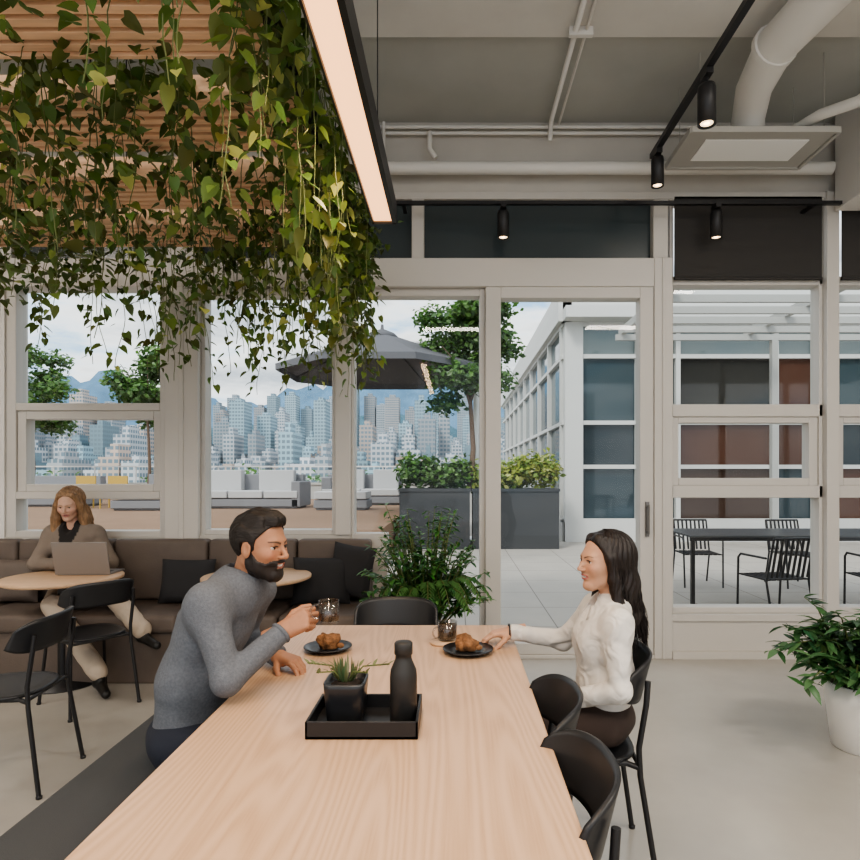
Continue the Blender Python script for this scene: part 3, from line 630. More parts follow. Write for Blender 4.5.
# ------------------------------------------------------------ SDF toolkit for people
A_=lambda p:np.array(p,dtype=np.float32)
class S:
    def __init__(s,lo,hi,h):
        s.lo=np.array(lo,float); s.h=h; n=[int((hi[i]-lo[i])/h)+2 for i in range(3)]
        ax=[(lo[i]+h*np.arange(n[i])).astype(np.float32) for i in range(3)]
        s.X,s.Y,s.Z=np.meshgrid(*ax,indexing='ij'); s.d=np.full(s.X.shape,5.,np.float32)
    def rc(s,a,b,r1,r2,n=None,k=1.0):
        a=A_(a);b=A_(b); qx=s.X-a[0];qy=s.Y-a[1];qz=s.Z-a[2]; ab=b-a
        L2=max(float(ab@ab),1e-9)
        t=np.clip((qx*ab[0]+qy*ab[1]+qz*ab[2])/L2,0,1)
        qx=qx-t*ab[0];qy=qy-t*ab[1];qz=qz-t*ab[2]
        if n is not None:
            n=A_(n); q=(qx*n[0]+qy*n[1]+qz*n[2])*(1/k-1); qx=qx+n[0]*q;qy=qy+n[1]*q;qz=qz+n[2]*q
        return np.sqrt(qx*qx+qy*qy+qz*qz)-(r1+(r2-r1)*t)
    def el(s,c,r):
        x=(s.X-c[0]);y=(s.Y-c[1]);z=(s.Z-c[2])
        k0=np.sqrt((x/r[0])**2+(y/r[1])**2+(z/r[2])**2); k1=np.sqrt((x/r[0]**2)**2+(y/r[1]**2)**2+(z/r[2]**2)**2)+1e-6
        return k0*(k0-1)/k1
    def add(s,d,k=.01):
        h=np.maximum(k-np.abs(s.d-d),0)/k; s.d=np.minimum(s.d,d)-h*h*k*.25; return s
    def sub(s,d,k=.005):
        d=-d; h=np.maximum(k-np.abs(s.d-d),0)/k; s.d=np.maximum(s.d,d)+h*h*k*.25; return s
    def mesh(s):
        d=s.d; d[0],d[-1]=1,1; d[:,0],d[:,-1]=1,1; d[:,:,0],d[:,:,-1]=1,1
        sh=tuple(n-1 for n in d.shape); acc=np.zeros(sh+(3,),np.float32); cnt=np.zeros(sh,np.float32)
        for ax in range(3):
            o1,o2=[q for q in range(3) if q!=ax]
            for u in (0,1):
                for v in (0,1):
                    st=[0,0,0]; st[o1]=u; st[o2]=v; en=list(st); en[ax]=1
                    a=d[tuple(slice(st[q],st[q]+sh[q]) for q in range(3))]; b=d[tuple(slice(en[q],en[q]+sh[q]) for q in range(3))]
                    c=(a<0)!=(b<0); t=np.where(c,a/np.where(c,a-b,1),0)
                    cf=c.astype(np.float32); cnt+=cf; acc[...,ax]+=t; acc[...,o1]+=u*cf; acc[...,o2]+=v*cf
        mk=cnt>0; idx=-np.ones(sh,np.int64); ii=np.argwhere(mk); idx[mk]=np.arange(len(ii))
        V=(ii+acc[mk]/cnt[mk][:,None])*s.h+s.lo
        F=[]
        for ax in range(3):
            o1=(ax+1)%3;o2=(ax+2)%3
            sl=[slice(None)]*3; sl2=[slice(None)]*3; sl[ax]=slice(0,-1); sl2[ax]=slice(1,None)
            a=d[tuple(sl)]<0; b=d[tuple(sl2)]<0
            for flip,mm in ((False,a&~b),(True,~a&b)):
                e=np.argwhere(mm)
                e=e[(e[:,o1]>0)&(e[:,o2]>0)&(e[:,o1]<sh[o1])&(e[:,o2]<sh[o2])]
                if not len(e): continue
                q=[]
                for u,v in ((-1,-1),(0,-1),(0,0),(-1,0)):
                    g=e.copy(); g[:,o1]+=u; g[:,o2]+=v; q.append(idx[g[:,0],g[:,1],g[:,2]])
                q=np.stack(q,1); F.append(q[:,::-1] if flip else q)
        return V,np.concatenate(F)
def npobj(name,V,F,mats,parent,cols=None,mat4=None,flip=False,smooth_it=0):
    if mat4 is not None:
        m=np.array(mat4); V=V@m[:3,:3].T+m[:3,3]
    if flip: F=F[:,::-1]
    o=V.mean(0); me=bpy.data.meshes.new(name); me.from_pydata((V-o).tolist(),[],F.tolist())
    me.polygons.foreach_set('use_smooth',np.ones(len(F),bool))
    for m_ in mats: me.materials.append(m_)
    a=me.attributes.new('col','FLOAT_COLOR','POINT'); c=np.ones((len(V),4),np.float32)
    if cols is not None: c[:,:3]=cols
    a.data.foreach_set('color',c.ravel()); me.update()
    ob=bpy.data.objects.new(name,me); bpy.context.collection.objects.link(ob); ob.parent=parent; ob.location=Vector(o)-parent.location
    if smooth_it: q=ob.modifiers.new('s','SMOOTH'); q.iterations=smooth_it; q.factor=.5
    return ob
skin_m=M('skin',(1,1,1),.5,attr=True,sss=.12,spec=.4,var=.05,vs=60,bump=.06,bs=500)
eye_m=M('eye',(1,1,1),.15,attr=True)
nz=lambda v:(A_(v)/np.linalg.norm(A_(v)))
def folds(s,amp,f=38):
    s.d+=amp*(np.sin(s.X*f+2.2*np.sin(s.Z*f*.6+1)+1.5*np.sin(s.Y*f*.5))*np.sin(s.Z*f*.9+1.7*np.sin(s.X*f*.45+s.Y*f*.4)))
def top(par,name,J,mat,R,voxel=.008,fold=.003,hem=None,collar=None,ff=38):
    P=np.array([J[k] for k in ('pelvis','waist','chest','neck','shL','shR','elL','elR','wrL','wrR')]); lo=P.min(0)-.22; hi=P.max(0)+.14
    s=S(lo,hi,voxel); n=nz(A_(J['shL'])-A_(J['shR']))
    s.add(s.rc(J['pelvis'],J['waist'],R['hip'],R['waist'],n,R['wk']),.01)
    s.add(s.rc(J['waist'],J['chest'],R['waist'],R['chest'],n,R['ck']),.06)
    nk=A_(J['neck'])-A_((0,0,R.get('drop',.05)))
    s.add(s.rc(J['chest'],nk,R['chest']*.9,R['neck'],n,1.3),.06)
    if 'bust' in J:
        for b in J['bust']: s.add(s.rc(b,b,R['bust'],R['bust']),.08)
    for q in 'LR':
        s.add(s.rc(nk,J['sh'+q],R['neck']*.8,R['sh']*.95),.09)
    for q in 'LR':
        s.add(s.rc(J['sh'+q],J['el'+q],R['sh'],R['el']),.055)
        s.add(s.rc(J['el'+q],J['wr'+q],R['el'],R['wr']),.02)
    folds(s,fold,ff)
    if hem is not None: s.d=np.maximum(s.d,hem-s.Z)
    for q in 'LR':
        w=A_(J['wr'+q]); e=A_(J['el'+q]); ax=nz(w-e); near=((s.X-w[0])**2+(s.Y-w[1])**2+(s.Z-w[2])**2)<.09**2
        cut=(s.X-w[0])*ax[0]+(s.Y-w[1])*ax[1]+(s.Z-w[2])*ax[2]-.008
        s.d=np.where(near,np.maximum(s.d,cut),s.d)
    if collar:
        c=A_(J['neck'])+A_(collar[0]); s.d=np.maximum(s.d,-(s.rc(c,c+A_(collar[1]),collar[2],collar[2]*1.1)))
    V,F=s.mesh(); return npobj(name,V,F,[mat],par,smooth_it=2)
def ring(par,name,c,nrm,rx,ry,r,mat):
    z=Vector(nrm).normalized(); x=Vector((1,0,0)); x=(x-z*x.dot(z)).normalized(); y=z.cross(x); c=Vector(c); mb=MB()
    mb.tube([c+x*rx*math.cos(a)+y*ry*math.sin(a) for a in [k*2*math.pi/24 for k in range(25)]],r,8,caps=False); mb.build(name,[mat],par)
def legs(par,name,J,mat,R,voxel=.010):
    ks=('hipL','hipR','knL','knR','anL','anR'); P=np.array([J[k] for k in ks]+[J['pelvis']]); s=S(P.min(0)-.2,P.max(0)+.2,voxel)
    n=nz(A_(J['hipL'])-A_(J['hipR']))
    s.add(s.rc(J['pelvis'],J['pelvis'],R['p'],R['p'],n,1.3),.01)
    for q in 'LR':
        s.add(s.rc(J['hip'+q],J['kn'+q],R['t'],R['k']),.04); s.add(s.rc(J['kn'+q],J['an'+q],R['k']*.95,R['a']),.03)
    folds(s,.004,30); V,F=s.mesh(); npobj(name,V,F,[mat],par,smooth_it=2)
def shoe(par,an,toe,mat):
    a=A_(an);t=A_(toe);d=nz((t-a)*A_((1,1,0) if abs(t[2]-a[2])<.09 else (1,1,1)))
    s=S(np.minimum(a,t)-.12,np.maximum(a,t)+.12,.007)
    up=A_(an)+A_((0,0,.02))
    s.add(s.rc(up,a-A_((0,0,.03))-d*.03,.037,.035),.02); s.add(s.rc(a-A_((0,0,.035))-d*.02,t,.036,.028),.03); V,F=s.mesh(); npobj('shoe',V,F,[mat],par)
def hand(par,name,wrist,fwd,dors,side,curl,tcurl,skin,sc=1.0,splay=.06):
    s=S((-.07,-.075,-.11),(.205,.095,.06),.0026)
    ys=(.027,.009,-.009,-.026); Ls=((.042,.025,.021),(.046,.029,.022),(.042,.027,.021),(.033,.020,.019)); xs=(.088,.092,.088,.080)
    s.add(s.rc((-.07,0,0),(0,0,0),.027,.024,(0,1,0),1.15),.01)
    for y,x in zip(ys,xs):
        s.add(s.rc((0,y*.5,0),(x,y,.002),.018,.0115),.012)
    s.add(s.rc((.02,.012,-.010),(.045,.02,-.012),.016,.012),.015); s.add(s.rc((.02,-.02,-.008),(.06,-.024,-.008),.013,.010),.015)
    for i in range(4):
        p=A_((xs[i],ys[i],.002)); ang=0; yaw=splay*(1.5-i); r=.0098 if i<3 else .0085
        for j in range(3):
            ang+=math.radians(curl[i][j]); d=A_((math.cos(ang)*math.cos(yaw),math.cos(ang)*math.sin(yaw),-math.sin(ang))); q=p+d*Ls[i][j]
            s.add(s.rc(p,q,r,r*.9),.003); p=q; r*=.9
    p=A_((.018,.022,-.008)); r=.0145
    for L_,yaw,pit in ((.042,50+tcurl[0],20),(.034,30+tcurl[1],25),(.027,12+tcurl[2],30)):
        yw=math.radians(yaw);pt=math.radians(pit); q=p+A_((math.cos(yw)*math.cos(pt),math.sin(yw)*math.cos(pt),-math.sin(pt)))*L_
        s.add(s.rc(p,q,r,r*.82),.006); p=q; r*=.84
    V,F=s.mesh(); V=V*sc
    if side=='L': V=V*np.array([1,-1,1])
    x=Vector(fwd).normalized(); z=Vector(dors); z=(z-x*z.dot(x)).normalized(); y=z.cross(x)
    m=Matrix((x,y,z)).transposed().to_4x4(); m.translation=Vector(wrist)
    c=np.tile(np.array(skin,np.float32),(len(V),1))
    return npobj(name,V,F,[skin_m],par,c,m,flip=(side=='L'))
def hn(x,y,z,f=1.0): return np.sin(x*310*f+3*np.sin(z*40))*.5+np.sin(y*270*f+2*np.sin(x*60+z*30))*.5
def head(par,pos,yaw,pitch,roll,neckw,skin,lip,haircol,kind,sc=1.0,smile=1.0,female=False):
    Mh=Matrix.Translation(pos)@Matrix.Rotation(yaw,4,'Z')@Matrix.Rotation(pitch,4,'Y')@Matrix.Rotation(roll,4,'X')@Matrix.Scale(sc,4)
    nb=Mh.inverted()@Vector(neckw)
    lo=(-.14,-.10,-.27);hi=(.135,.10,.14)
    s=S(lo,hi,.0026); f=.9 if female else 1.0
    s.add(s.el((-.017,0,.034),(.098,.075,.086)),.01)
    s.add(s.el((.022,0,-.028),(.064,.057*(.96 if female else 1),.076)),.03)
    for y in (-1,1):
        s.add(s.rc((-.012,y*.050*f,-.05),(.055,y*.016,-.093),.019*f,.017),.025)
        s.add(s.el((.055,y*.038,-.020),(.024,.020,.020)),.034 if female else .022)
    s.add(s.el((.066 if female else .070,0,-.093 if female else -.095),(.016,.017*f,.014)),.022)
    s.add(s.el((.070 if female else .072,0,.024),(.014,.042,.010 if female else .012)),.026 if female else .018)
    s.add(s.rc((.080,0,.014),(.104 if female else .106,0,-.021),.006 if female else .0065,.0078 if female else .0095),.014 if female else .010)
    s.add(s.el((.104,0,-.026),(.010,.010,.008)),.007)
    for y in (-1,1): s.add(s.el((.094,y*.0115,-.028),(.009,.006,.006)),.006)
    for y in (-1,1): s.sub(s.el((.0945 if female else .092,y*.031,.005),(.017,.017,.012)),.013 if female else .010)
    for y in (-1,1):
        s.add(s.rc((.079,y*.018,.0125),(.077,y*.038,.0135),.0035,.0035),.005)
        s.add(s.rc((.080,y*.020,-.0045),(.076,y*.040,-.003),.0028,.0028),.006)
    s.add(s.el((.0800,0,-.0505),(.0095,.025,.0055)),.009); s.add(s.el((.0790,0,-.0625),(.0095,.021,.0062)),.009)
    zc=-.0565+smile*7*s.Y**2
    slit=np.sqrt(((s.X-.086)/.009)**2+(s.Y/.018)**2+((s.Z-zc)/(.0020+.0022*smile))**2)-1
    s.sub(slit*.003,.002)
    for y in (-1,1):
        s.add(s.el((-.004,y*.077,-.004),(.019,.007,.031)),.007); s.sub(s.el((.002,y*.085,.0),(.009,.006,.017)),.004)
    beard=(kind=='man')
    if beard:
        zb=np.interp(s.X.ravel(),[-.03,.0,.03,.06,.075,.12],[.02,.0,-.040,-.050,-.040,-.036]).reshape(s.X.shape)
        m=np.clip((zb-s.Z)/.006,0,1)*np.clip((s.X+.018)/.01,0,1)*np.clip((s.Z+.135)/.01,0,1)
        lipz=(np.abs(s.Y)<.022)&(np.abs(s.Z+.057)<.011)&(s.X>.07); m=np.where(lipz|((np.abs(s.Y)>.066)&(s.X<.018)),0,m)
        s.d-=m*(.0045+.0012*hn(s.X,s.Y,s.Z))
    s.add(s.rc((-.035,0,-.05),nb+Vector((0,0,-.03)),.050*f,.054*f),.025)
    if kind=='dark': s.add(s.rc(nb,nb+Vector((.022,0,-.06)),.046,.050),.03)
    V,F=s.mesh(); x,y,z=V.T
    c=np.tile(np.array(skin,np.float32),(len(V),1))
    bl=np.exp(-(((x-.07)/.03)**2+((np.abs(y)-.04)/.02)**2+((z+.02)/.02)**2)); c=c*(1-bl[:,None]*np.array([0,.12,.1]))
    lm=(x>.070)&(np.abs(y)<.0255)&(z>-.0685+smile*6*y*y+8*y*y)&(z<-.0455+smile*4*y*y-6*y*y); c[lm]=lip
    rr=np.sqrt((y/.018)**2+((z-(-.0565+smile*7*y*y))/(.0022+.0021*smile))**2); inn=(rr<1)&(x>.06)&(x<.0855); c[inn]=(.75,.70,.64) if smile>.4 else tuple(v*.5 for v in lip)
    ay=np.abs(y)
    if beard:
        zb=np.interp(x,[-.03,.0,.03,.06,.075,.12],[.02,.0,-.040,-.050,-.040,-.036])
        bm=(z<zb)&(x>-.012)&~((ay>.0705)&(x<.018))&(z>-.128)&~inn&~((ay<.021)&(np.abs(z+.059)<.009)&(x>.07)); c[bm]=np.array(haircol)*1.6+.006
    zb_=.0215+.0075*np.sin(np.clip((ay-.010)/.040,0,1)*2.3)-(.0015 if female else .002); tw=(.0021 if female else .0034)*(1.15-.6*np.clip((ay-.012)/.038,0,1))
    wgt=np.clip(1.5-np.abs(z-zb_)/tw,0,1)*((ay>.010)&(ay<.049)&(x>.045)); c=c*(1-.88*wgt[:,None])+np.array(haircol)*(.88*wgt[:,None])
    npobj('head',V,F,[skin_m],par,c,Mh)
    mb=MB(); mb.T=Mh
    for yy in (-1,1):
        nu,nv=18,14
        for i in range(nv):
            t0,t1=math.pi*i/nv,math.pi*(i+1)/nv
            cc=(.012,.008,.006) if t1<.28 else ((.08,.04,.02) if t1<.66 else (.50,.47,.44))
            vs=[];R_=.0125
            for t in (t0,t1):
                for j in range(nu):
                    a=6.2832*j/nu; vs.append((.0682+R_*math.cos(t),yy*.031+R_*math.sin(t)*math.cos(a),.0045+R_*math.sin(t)*math.sin(a)))
            mb.add(vs,[(j,(j+1)%nu,nu+(j+1)%nu,nu+j) for j in range(nu)],0,True,cc)
        mb.tube([(.0835,yy*.017,.009),(.0845,yy*.028,.0122),(.0800,yy*.042,.0095)],.0016,6,m=1)
    hair_m=M('hair_'+kind,haircol,.45 if kind!='man' else .6,bump=.5,bs=120,var=.35,vs=90,stretch=(1,1,.15) if kind!='man' else (.3,1,1))
    mb.build('eyes',[eye_m,hair_m],par)
    if kind=='man':
        s=S((-.15,-.11,-.09),(.12,.11,.18),.0026)
        s.add(s.el((-.019,0,.036),(.101,.0855,.092)),.01); s.add(s.el((.012,0,.106),(.066,.050,.024)),.03); s.add(s.el((.045,0,.096),(.036,.040,.020)),.02)
        zm=np.interp(s.X.ravel(),[-.13,-.038,-.030,-.022,.004,.008,.020,.025,.045,.062,.12],[-.060,-.055,.0,.020,.024,-.02,-.02,.03,.055,.078,.082]).reshape(s.X.shape)
        s.d+=.0028*hn(s.X*.35,s.Y,s.Z*.6)+.002*np.sin(s.Y*150+s.X*30)
        s.d=np.maximum(s.d,(zm-s.Z)*.8); V,F=s.mesh(); npobj('hair',V,F,[hair_m],par,None,Mh)
    else:
        s=S((-.21,-.16,-.42),(.12,.16,.16),.0038)
        s.add(s.el((-.024,0,.040),(.106,.084,.094)),.01)
        zm=np.interp(s.X.ravel(),[-.13,-.01,.02,.045,.062,.12],[-.3,-.1,.03,.068,.090,.098]).reshape(s.X.shape)
        s.d=np.maximum(s.d,(zm-s.Z)*.8)
        if kind=='dark':
            s.add(s.rc((-.055,0,.03),(-.085,0,-.09),.082,.070),.04); s.add(s.rc((-.085,0,-.09),(-.112,-.0,-.22),.068,.058),.04); s.add(s.rc((-.112,0,-.22),(-.105,0,-.34),.055,.028),.04)
            for y in (-1,1):
                s.add(s.rc((.040,y*.030,.098),(.012,y*.074,.025),.018,.017),.02); s.add(s.rc((.012,y*.075,.025),(-.008,y*.073,-.06),.016,.020),.02); s.add(s.rc((-.008,y*.073,-.06),(-.03,y*.072,-.16),.021,.024),.02); s.add(s.rc((-.03,y*.072,-.16),(-.07,y*.070,-.27),.026,.012),.02)
        else:
            s.add(s.rc((-.055,0,.03),(-.075,0,-.11),.084,.072),.04)
            for y in (-1,1):
                s.add(s.rc((.035,y*.045,.090),(.015,y*.080,.0),.022,.022),.02); s.add(s.rc((.015,y*.080,.0),(.01,y*.098,-.10),.026,.034),.02); s.add(s.rc((.01,y*.098,-.10),(.03,y*.108,-.22),.036,.036),.02); s.add(s.rc((.03,y*.108,-.22),(.04,y*.095,-.34),.036,.018),.02)
                s.add(s.rc((-.05,y*.08,-.06),(-.04,y*.11,-.24),.045,.035),.03)
        wv=.0038 if kind=='dark' else .010
        wv=wv*np.clip((.045-s.X)/.06,.15,1); s.d+=wv*.55*np.sin((np.arctan2(s.Y,s.X+.03))*26+2.5*np.sin(s.Z*38))+wv*.35*np.sin(s.Z*55+s.Y*60+s.X*40)
        s.sub(s.el((.085,0,-.025),(.070,.062 if kind=='dark' else .056,.112)),.008); s.sub(s.el((.03,0,-.16),(.055,.05,.10)),.01)
        V,F=s.mesh(); npobj('hair',V,F,[hair_m],par,None,Mh)
        mb=MB(); mb.T=Mh
        for i in range(340):
            a=U(1.15,5.13); rx,ry=.108,.088; x0=-.024+rx*math.cos(a)*.85; y0=ry*math.sin(a)*.9
            pts=[(-.02+U(-.02,.02),U(-.012,.012),.136),(( -.024+x0)/2,y0*.75,.115),(x0,y0*1.02,.03)]
            zend=-.32+U(-.05,.08); ph=U(0,6)
            tx=x0-.03 if kind=='dark' else x0+.015
            if kind=='dark': tx=min(tx,-.035+U(0,.02))
            for k in range(1,8):
                t=k/7; amp=.006 if kind=='dark' else .012
                pts.append((x0+(tx-.07*(kind=='dark')-x0)*t+amp*math.sin(ph+t*9),y0*1.02*(1-.35*t if kind=='dark' else 1+.12*t)+amp*math.cos(ph+t*9),.03+(zend-.03)*t))
            mb.tube(pts,[.0008,.0014,.0018]+[.0018]*5+[.0013,.0005],5,m=0)
        mb.build('hair_strands',[hair_m],par)
knit=M('grey_knit',(.135,.150,.175),.95,bump=.35,bs=300,var=.16,vs=120,wr=.35,wrs=6); shirt=M('white_shirt',(.68,.655,.62),.6,wr=.8,wrs=13); blaz=M('taupe_blazer',(1,1,1),.85,wr=.5,wrs=8,attr=True)
denim=M('dark_denim',(.02,.025,.04),.9,bump=.2,bs=300); brown=M('dark_trousers',(.045,.03,.025),.85); beige=M('beige_trousers',(.50,.42,.34),.85,wr=.7,wrs=9); boot=M('black_leather',(.012,.012,.012),.35)
SK1=(.42,.215,.13); SK2=(.52,.30,.20); SK3=(.62,.39,.29)
G3=lambda v:((25+v,30+v,20),(28+v,32+v,20),(32+v,34+v,20),(36+v,36+v,22))
# --- man
E=empty('seated_man',(-.95,2.2,.45))
J=dict(pelvis=(-.955,2.22,.57),waist=(-.925,2.22,.76),chest=(-.855,2.22,.945),neck=(-.775,2.22,1.12),shR=(-.822,2.055,1.048),shL=(-.76,2.39,1.04),
 elR=(-.73,1.985,.815),wrR=(-.595,2.12,.935),elL=(-.86,2.52,.82),wrL=(-.68,2.37,.785))
top(E,'sweater',J,knit,dict(hip=.108,waist=.106,chest=.112,neck=.070,wk=1.3,ck=1.40,sh=.060,el=.047,wr=.037,drop=.05),.0075,.0022,hem=.50,collar=((.020,0,.02),(.015,0,.05),.056),ff=30)
ring(E,'neckband',(-.766,2.22,1.108),(.35,0,1),.062,.062,.009,knit)
legs(E,'trousers',dict(pelvis=(-.98,2.22,.555),hipR=(-.95,2.12,.545),hipL=(-.95,2.32,.545),knR=(-.50,2.08,.545),knL=(-.50,2.36,.545),anR=(-.50,2.06,.11),anL=(-.52,2.38,.11)),denim,dict(p=.105,t=.085,k=.062,a=.045))
shoe(E,(-.50,2.06,.09),(-.33,2.05,.035),boot); shoe(E,(-.52,2.38,.09),(-.35,2.39,.035),boot)
head(E,(-.688,2.20,1.222),math.radians(-20),math.radians(4),0,(-.765,2.22,1.07),SK1,(.36,.15,.11),(.012,.009,.008),'man',1.0,.7)
hand(E,'hand_right',(-.59,2.125,.942),(.88,.05,.45),(-.25,-.9,.35),'R',((50,65,40),(55,70,40),(60,70,40),(62,72,40)),(-10,-15,-15),SK1,1.0)
hand(E,'hand_left',(-.675,2.367,.783),(.75,-.45,-.08),(0,0,1),'L',G3(0),(-5,0,0),SK1,1.0)
for w_,e_ in (('wrR','elR'),('wrL','elL')):
    ring(E,'cuff',J[w_],Vector(J[w_])-Vector(J[e_]),.034,.034,.0075,knit)
# --- woman at table
E=empty('seated_woman',(.56,2.4,.45))
J=dict(pelvis=(.565,2.4,.57),waist=(.582,2.4,.71),chest=(.575,2.4,.845),neck=(.602,2.4,.995),shL=(.595,2.255,.935),shR=(.575,2.545,.935),
 elL=(.58,2.19,.71),wrL=(.40,2.31,.635),elR=(.465,2.665,.765),wrR=(.245,2.69,.795),bust=[(.535,2.355,.84),(.535,2.445,.84)])
top(E,'shirt',J,shirt,dict(hip=.105,waist=.092,chest=.092,neck=.050,wk=1.3,ck=1.25,sh=.043,el=.041,wr=.034,bust=.052,drop=.04),.0065,.0022,hem=.53,collar=((-.035,0,-.012),(-.085,0,-.035),.034),ff=34)
mb=MB()
def colr(u,v):
    a=math.radians(-152+304*u); front=max(0,-math.cos(a)); r=.060+.016*v+.010*front*v
    return (.600+math.cos(a)*r-.030*front,2.40+math.sin(a)*r*(.98+.25*v*front),.985+.030-.046*front-(.030+.022*front)*v)
mb.plate(colr,28,4,.004); mb.build('collar',[shirt],E)
legs(E,'trousers',dict(pelvis=(.59,2.4,.555),hipL=(.56,2.31,.54),hipR=(.56,2.49,.54),knL=(.14,2.30,.545),knR=(.14,2.50,.545),anL=(.18,2.30,.11),anR=(.18,2.5,.11)),brown,dict(p=.10,t=.078,k=.055,a=.038))
shoe(E,(.18,2.30,.09),(.03,2.29,.035),boot); shoe(E,(.18,2.5,.09),(.03,2.5,.035),boot)
head(E,(.570,2.39,1.138),math.radians(197),math.radians(-2),0,(.605,2.40,.98),SK2,(.46,.15,.13),(.012,.007,.006),'dark',.95,.9,True)
hand(E,'hand_right',(.245,2.69,.797),(-.95,-.10,-.12),(0,.0,1),'R',G3(-4),(-5,0,0),SK2,.93)
hand(E,'hand_left',(.405,2.305,.637),(-.9,.3,-.05),(0,0,1),'L',G3(-6),(-8,0,0),SK2,.9)
mb=MB(); mb.tube([(.235,2.69+.036*math.cos(a),.797+.030*math.sin(a)) for a in [k*6.2832/16 for k in range(17)]],.004,6,caps=False); mb.build('bracelet',[black_m],E)
# --- woman with laptop
E=empty('seated_woman_with_laptop',(-2.95,4.8,.49))
J=dict(pelvis=(-2.95,4.80,.60),waist=(-2.95,4.82,.76),chest=(-2.955,4.82,.93),neck=(-2.96,4.81,1.10),shR=(-3.12,4.81,1.02),shL=(-2.79,4.81,1.02),
 elR=(-3.18,4.70,.80),wrR=(-2.93,4.62,.81),elL=(-2.66,4.80,.80),wrL=(-2.70,4.66,.81),bust=[(-3.01,4.75,.92),(-2.89,4.75,.92)])
bz=top(E,'blazer',J,blaz,dict(hip=.10,waist=.096,chest=.100,neck=.055,wk=1.4,ck=1.4,sh=.060,el=.052,wr=.040,bust=.05,drop=.05),.009,.002,hem=.53,collar=((0,-.03,.0),(0,-.09,-.045),.036))
nv_=len(bz.data.vertices); co_=np.empty(nv_*3,np.float32); bz.data.vertices.foreach_get('co',co_); co_=co_.reshape(-1,3)+np.array(bz.location+E.location)
cb=np.tile(np.array((.22,.18,.15,1),np.float32),(nv_,1)); wv_=np.clip((co_[:,2]-.80)*.30,0,.075); inn_=(np.abs(co_[:,0]+2.955)<wv_)&(co_[:,1]<4.80)&(np.abs(co_[:,0]+2.955)<.075)
cb[inn_]=(.02,.018,.018,1); bz.data.attributes['col'].data.foreach_set('color',cb.ravel())
legs(E,'trousers',dict(pelvis=(-2.95,4.80,.59),hipR=(-3.03,4.76,.565),hipL=(-2.87,4.76,.575),knR=(-2.80,4.32,.565),knL=(-2.50,4.48,.63),anR=(-2.42,4.20,.14),anL=(-2.17,4.30,.40)),beige,dict(p=.105,t=.084,k=.070,a=.062))
shoe(E,(-2.40,4.19,.10),(-2.29,4.07,.035),boot); shoe(E,(-2.15,4.29,.385),(-2.02,4.20,.32),boot)
head(E,(-2.965,4.765,1.245),math.radians(-80),math.radians(16),0,(-2.96,4.81,1.06),SK3,(.50,.22,.19),(.27,.16,.085),'blond',1.0,.3,True)
hand(E,'hand_right',(-2.92,4.615,.81),(.8,-.25,-.12),(0,0,1),'R',G3(-5),(-8,0,0),SK3,.9)
hand(E,'hand_left',(-2.70,4.655,.81),(-.25,-.9,-.15),(0,0,1),'L',G3(-5),(-8,0,0),SK3,.85)
# ------------------------------------------------------------ lights & world
def area(name,loc,rot,sx,sy,e,col):
    l=bpy.data.lights.new(name,'AREA'); l.shape='RECTANGLE'; l.size=sx; l.size_y=sy; l.energy=e; l.color=col
    o=bpy.data.objects.new(name,l); o.location=loc; o.rotation_euler=rot; bpy.context.collection.objects.link(o)
for i,(x,y) in enumerate(((-3.0,-1.2),(0,-1.2),(3.0,-1.2),(2.9,1.2),(-4.2,2.0))):  # unseen fill lights added to brighten the room, with invented ceiling housings
    mb=MB(); mb.box(x-.65,x+.65,y-.2,y+.2,4.18,4.25); mb.box(x-.62,x+.62,y-.17,y+.17,4.175,4.18,m=1)
    for q in (-.5,.5): mb.tube([(x+q,y,4.25),(x+q,y,4.3)],.01,6)
    mb.build('added_fill_housing',[black_m,Emit('added_fill_diffuser_%d'%i,(1,.90,.78),1.0)])
    area('added_fill_lamp',(x,y,4.165),(0,0,0),1.2,.32,64,(1,.91,.80))
area('pendant_lamp',(-.3625,1.75,2.755),(0,0,0),.07,2.7,20,(1,.72,.48))
sun=bpy.data.lights.new('sun','SUN'); sun.energy=1.7; sun.angle=.25; sun.color=(1,.96,.90)
so=bpy.data.objects.new('sun',sun); so.rotation_euler=Vector((.45,.7,-.85)).to_track_quat('-Z','Y').to_euler(); so.location=(0,-10,20); bpy.context.collection.objects.link(so)
w=bpy.data.worlds.new('World'); bpy.context.scene.world=w; w.use_nodes=True; N=w.node_tree.nodes; L=w.node_tree.links; bg=N['Background']
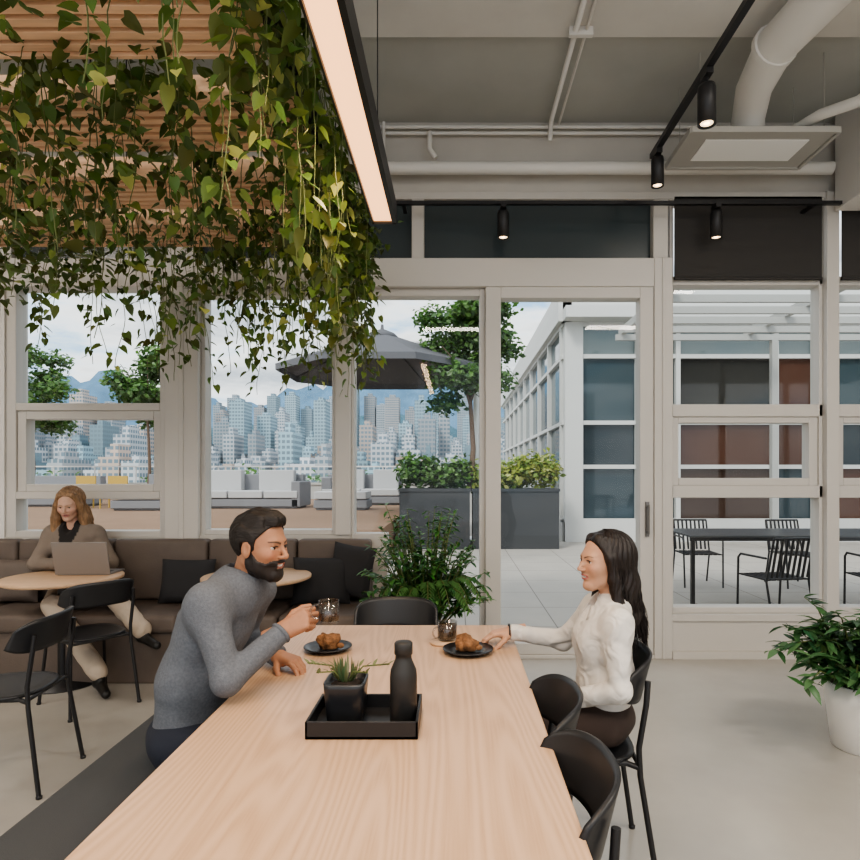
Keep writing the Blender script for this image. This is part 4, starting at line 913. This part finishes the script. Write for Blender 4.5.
tc=N.new('ShaderNodeTexCoord'); se=N.new('ShaderNodeSeparateXYZ'); L.new(tc.outputs['Generated'],se.inputs[0])
gr=N.new('ShaderNodeValToRGB'); gr.color_ramp.elements[0].position=.0; gr.color_ramp.elements[0].color=(.45,.66,.84,1); gr.color_ramp.elements[1].position=.6; gr.color_ramp.elements[1].color=(.20,.40,.72,1); L.new(se.outputs['Z'],gr.inputs[0])
mp=N.new('ShaderNodeMapping'); mp.inputs['Scale'].default_value=(1.3,1.3,5.0); mp.inputs['Location'].default_value=(.3,.1,.15); L.new(tc.outputs['Generated'],mp.inputs[0])
no=N.new('ShaderNodeTexNoise'); no.inputs['Scale'].default_value=3.2; no.inputs['Detail'].default_value=9; no.inputs['Roughness'].default_value=.55; L.new(mp.outputs[0],no.inputs['Vector'])
cr=N.new('ShaderNodeValToRGB'); cr.color_ramp.elements[0].position=.36; cr.color_ramp.elements[0].color=(0,0,0,1); cr.color_ramp.elements[1].position=.48; L.new(no.outputs['Fac'],cr.inputs[0])
c2=N.new('ShaderNodeValToRGB'); c2.color_ramp.elements[0].position=.45; c2.color_ramp.elements[0].color=(1.0,1.0,1.0,1); c2.color_ramp.elements[1].position=.64; c2.color_ramp.elements[1].color=(.44,.48,.53,1); L.new(no.outputs['Fac'],c2.inputs[0])
mx=N.new('ShaderNodeMix'); mx.data_type='RGBA'; L.new(cr.outputs[0],mx.inputs[0]); L.new(gr.outputs[0],mx.inputs[6]); L.new(c2.outputs[0],mx.inputs[7]); L.new(mx.outputs[2],bg.inputs[0]); bg.inputs[1].default_value=1.45
cam=bpy.data.cameras.new('camera'); cam.sensor_width=36; cam.lens=620/860*36; cam.shift_x=-25/860; cam.shift_y=45/860; cam.clip_end=12000; cam.clip_start=.05
co=bpy.data.objects.new('camera',cam); co.location=(0,0,1.475); co.rotation_euler=(math.pi/2,0,0); bpy.context.collection.objects.link(co)
bpy.context.scene.camera=co
bpy.context.scene.view_settings.exposure=.40
bpy.context.scene.view_settings.look='AgX - Medium High Contrast'
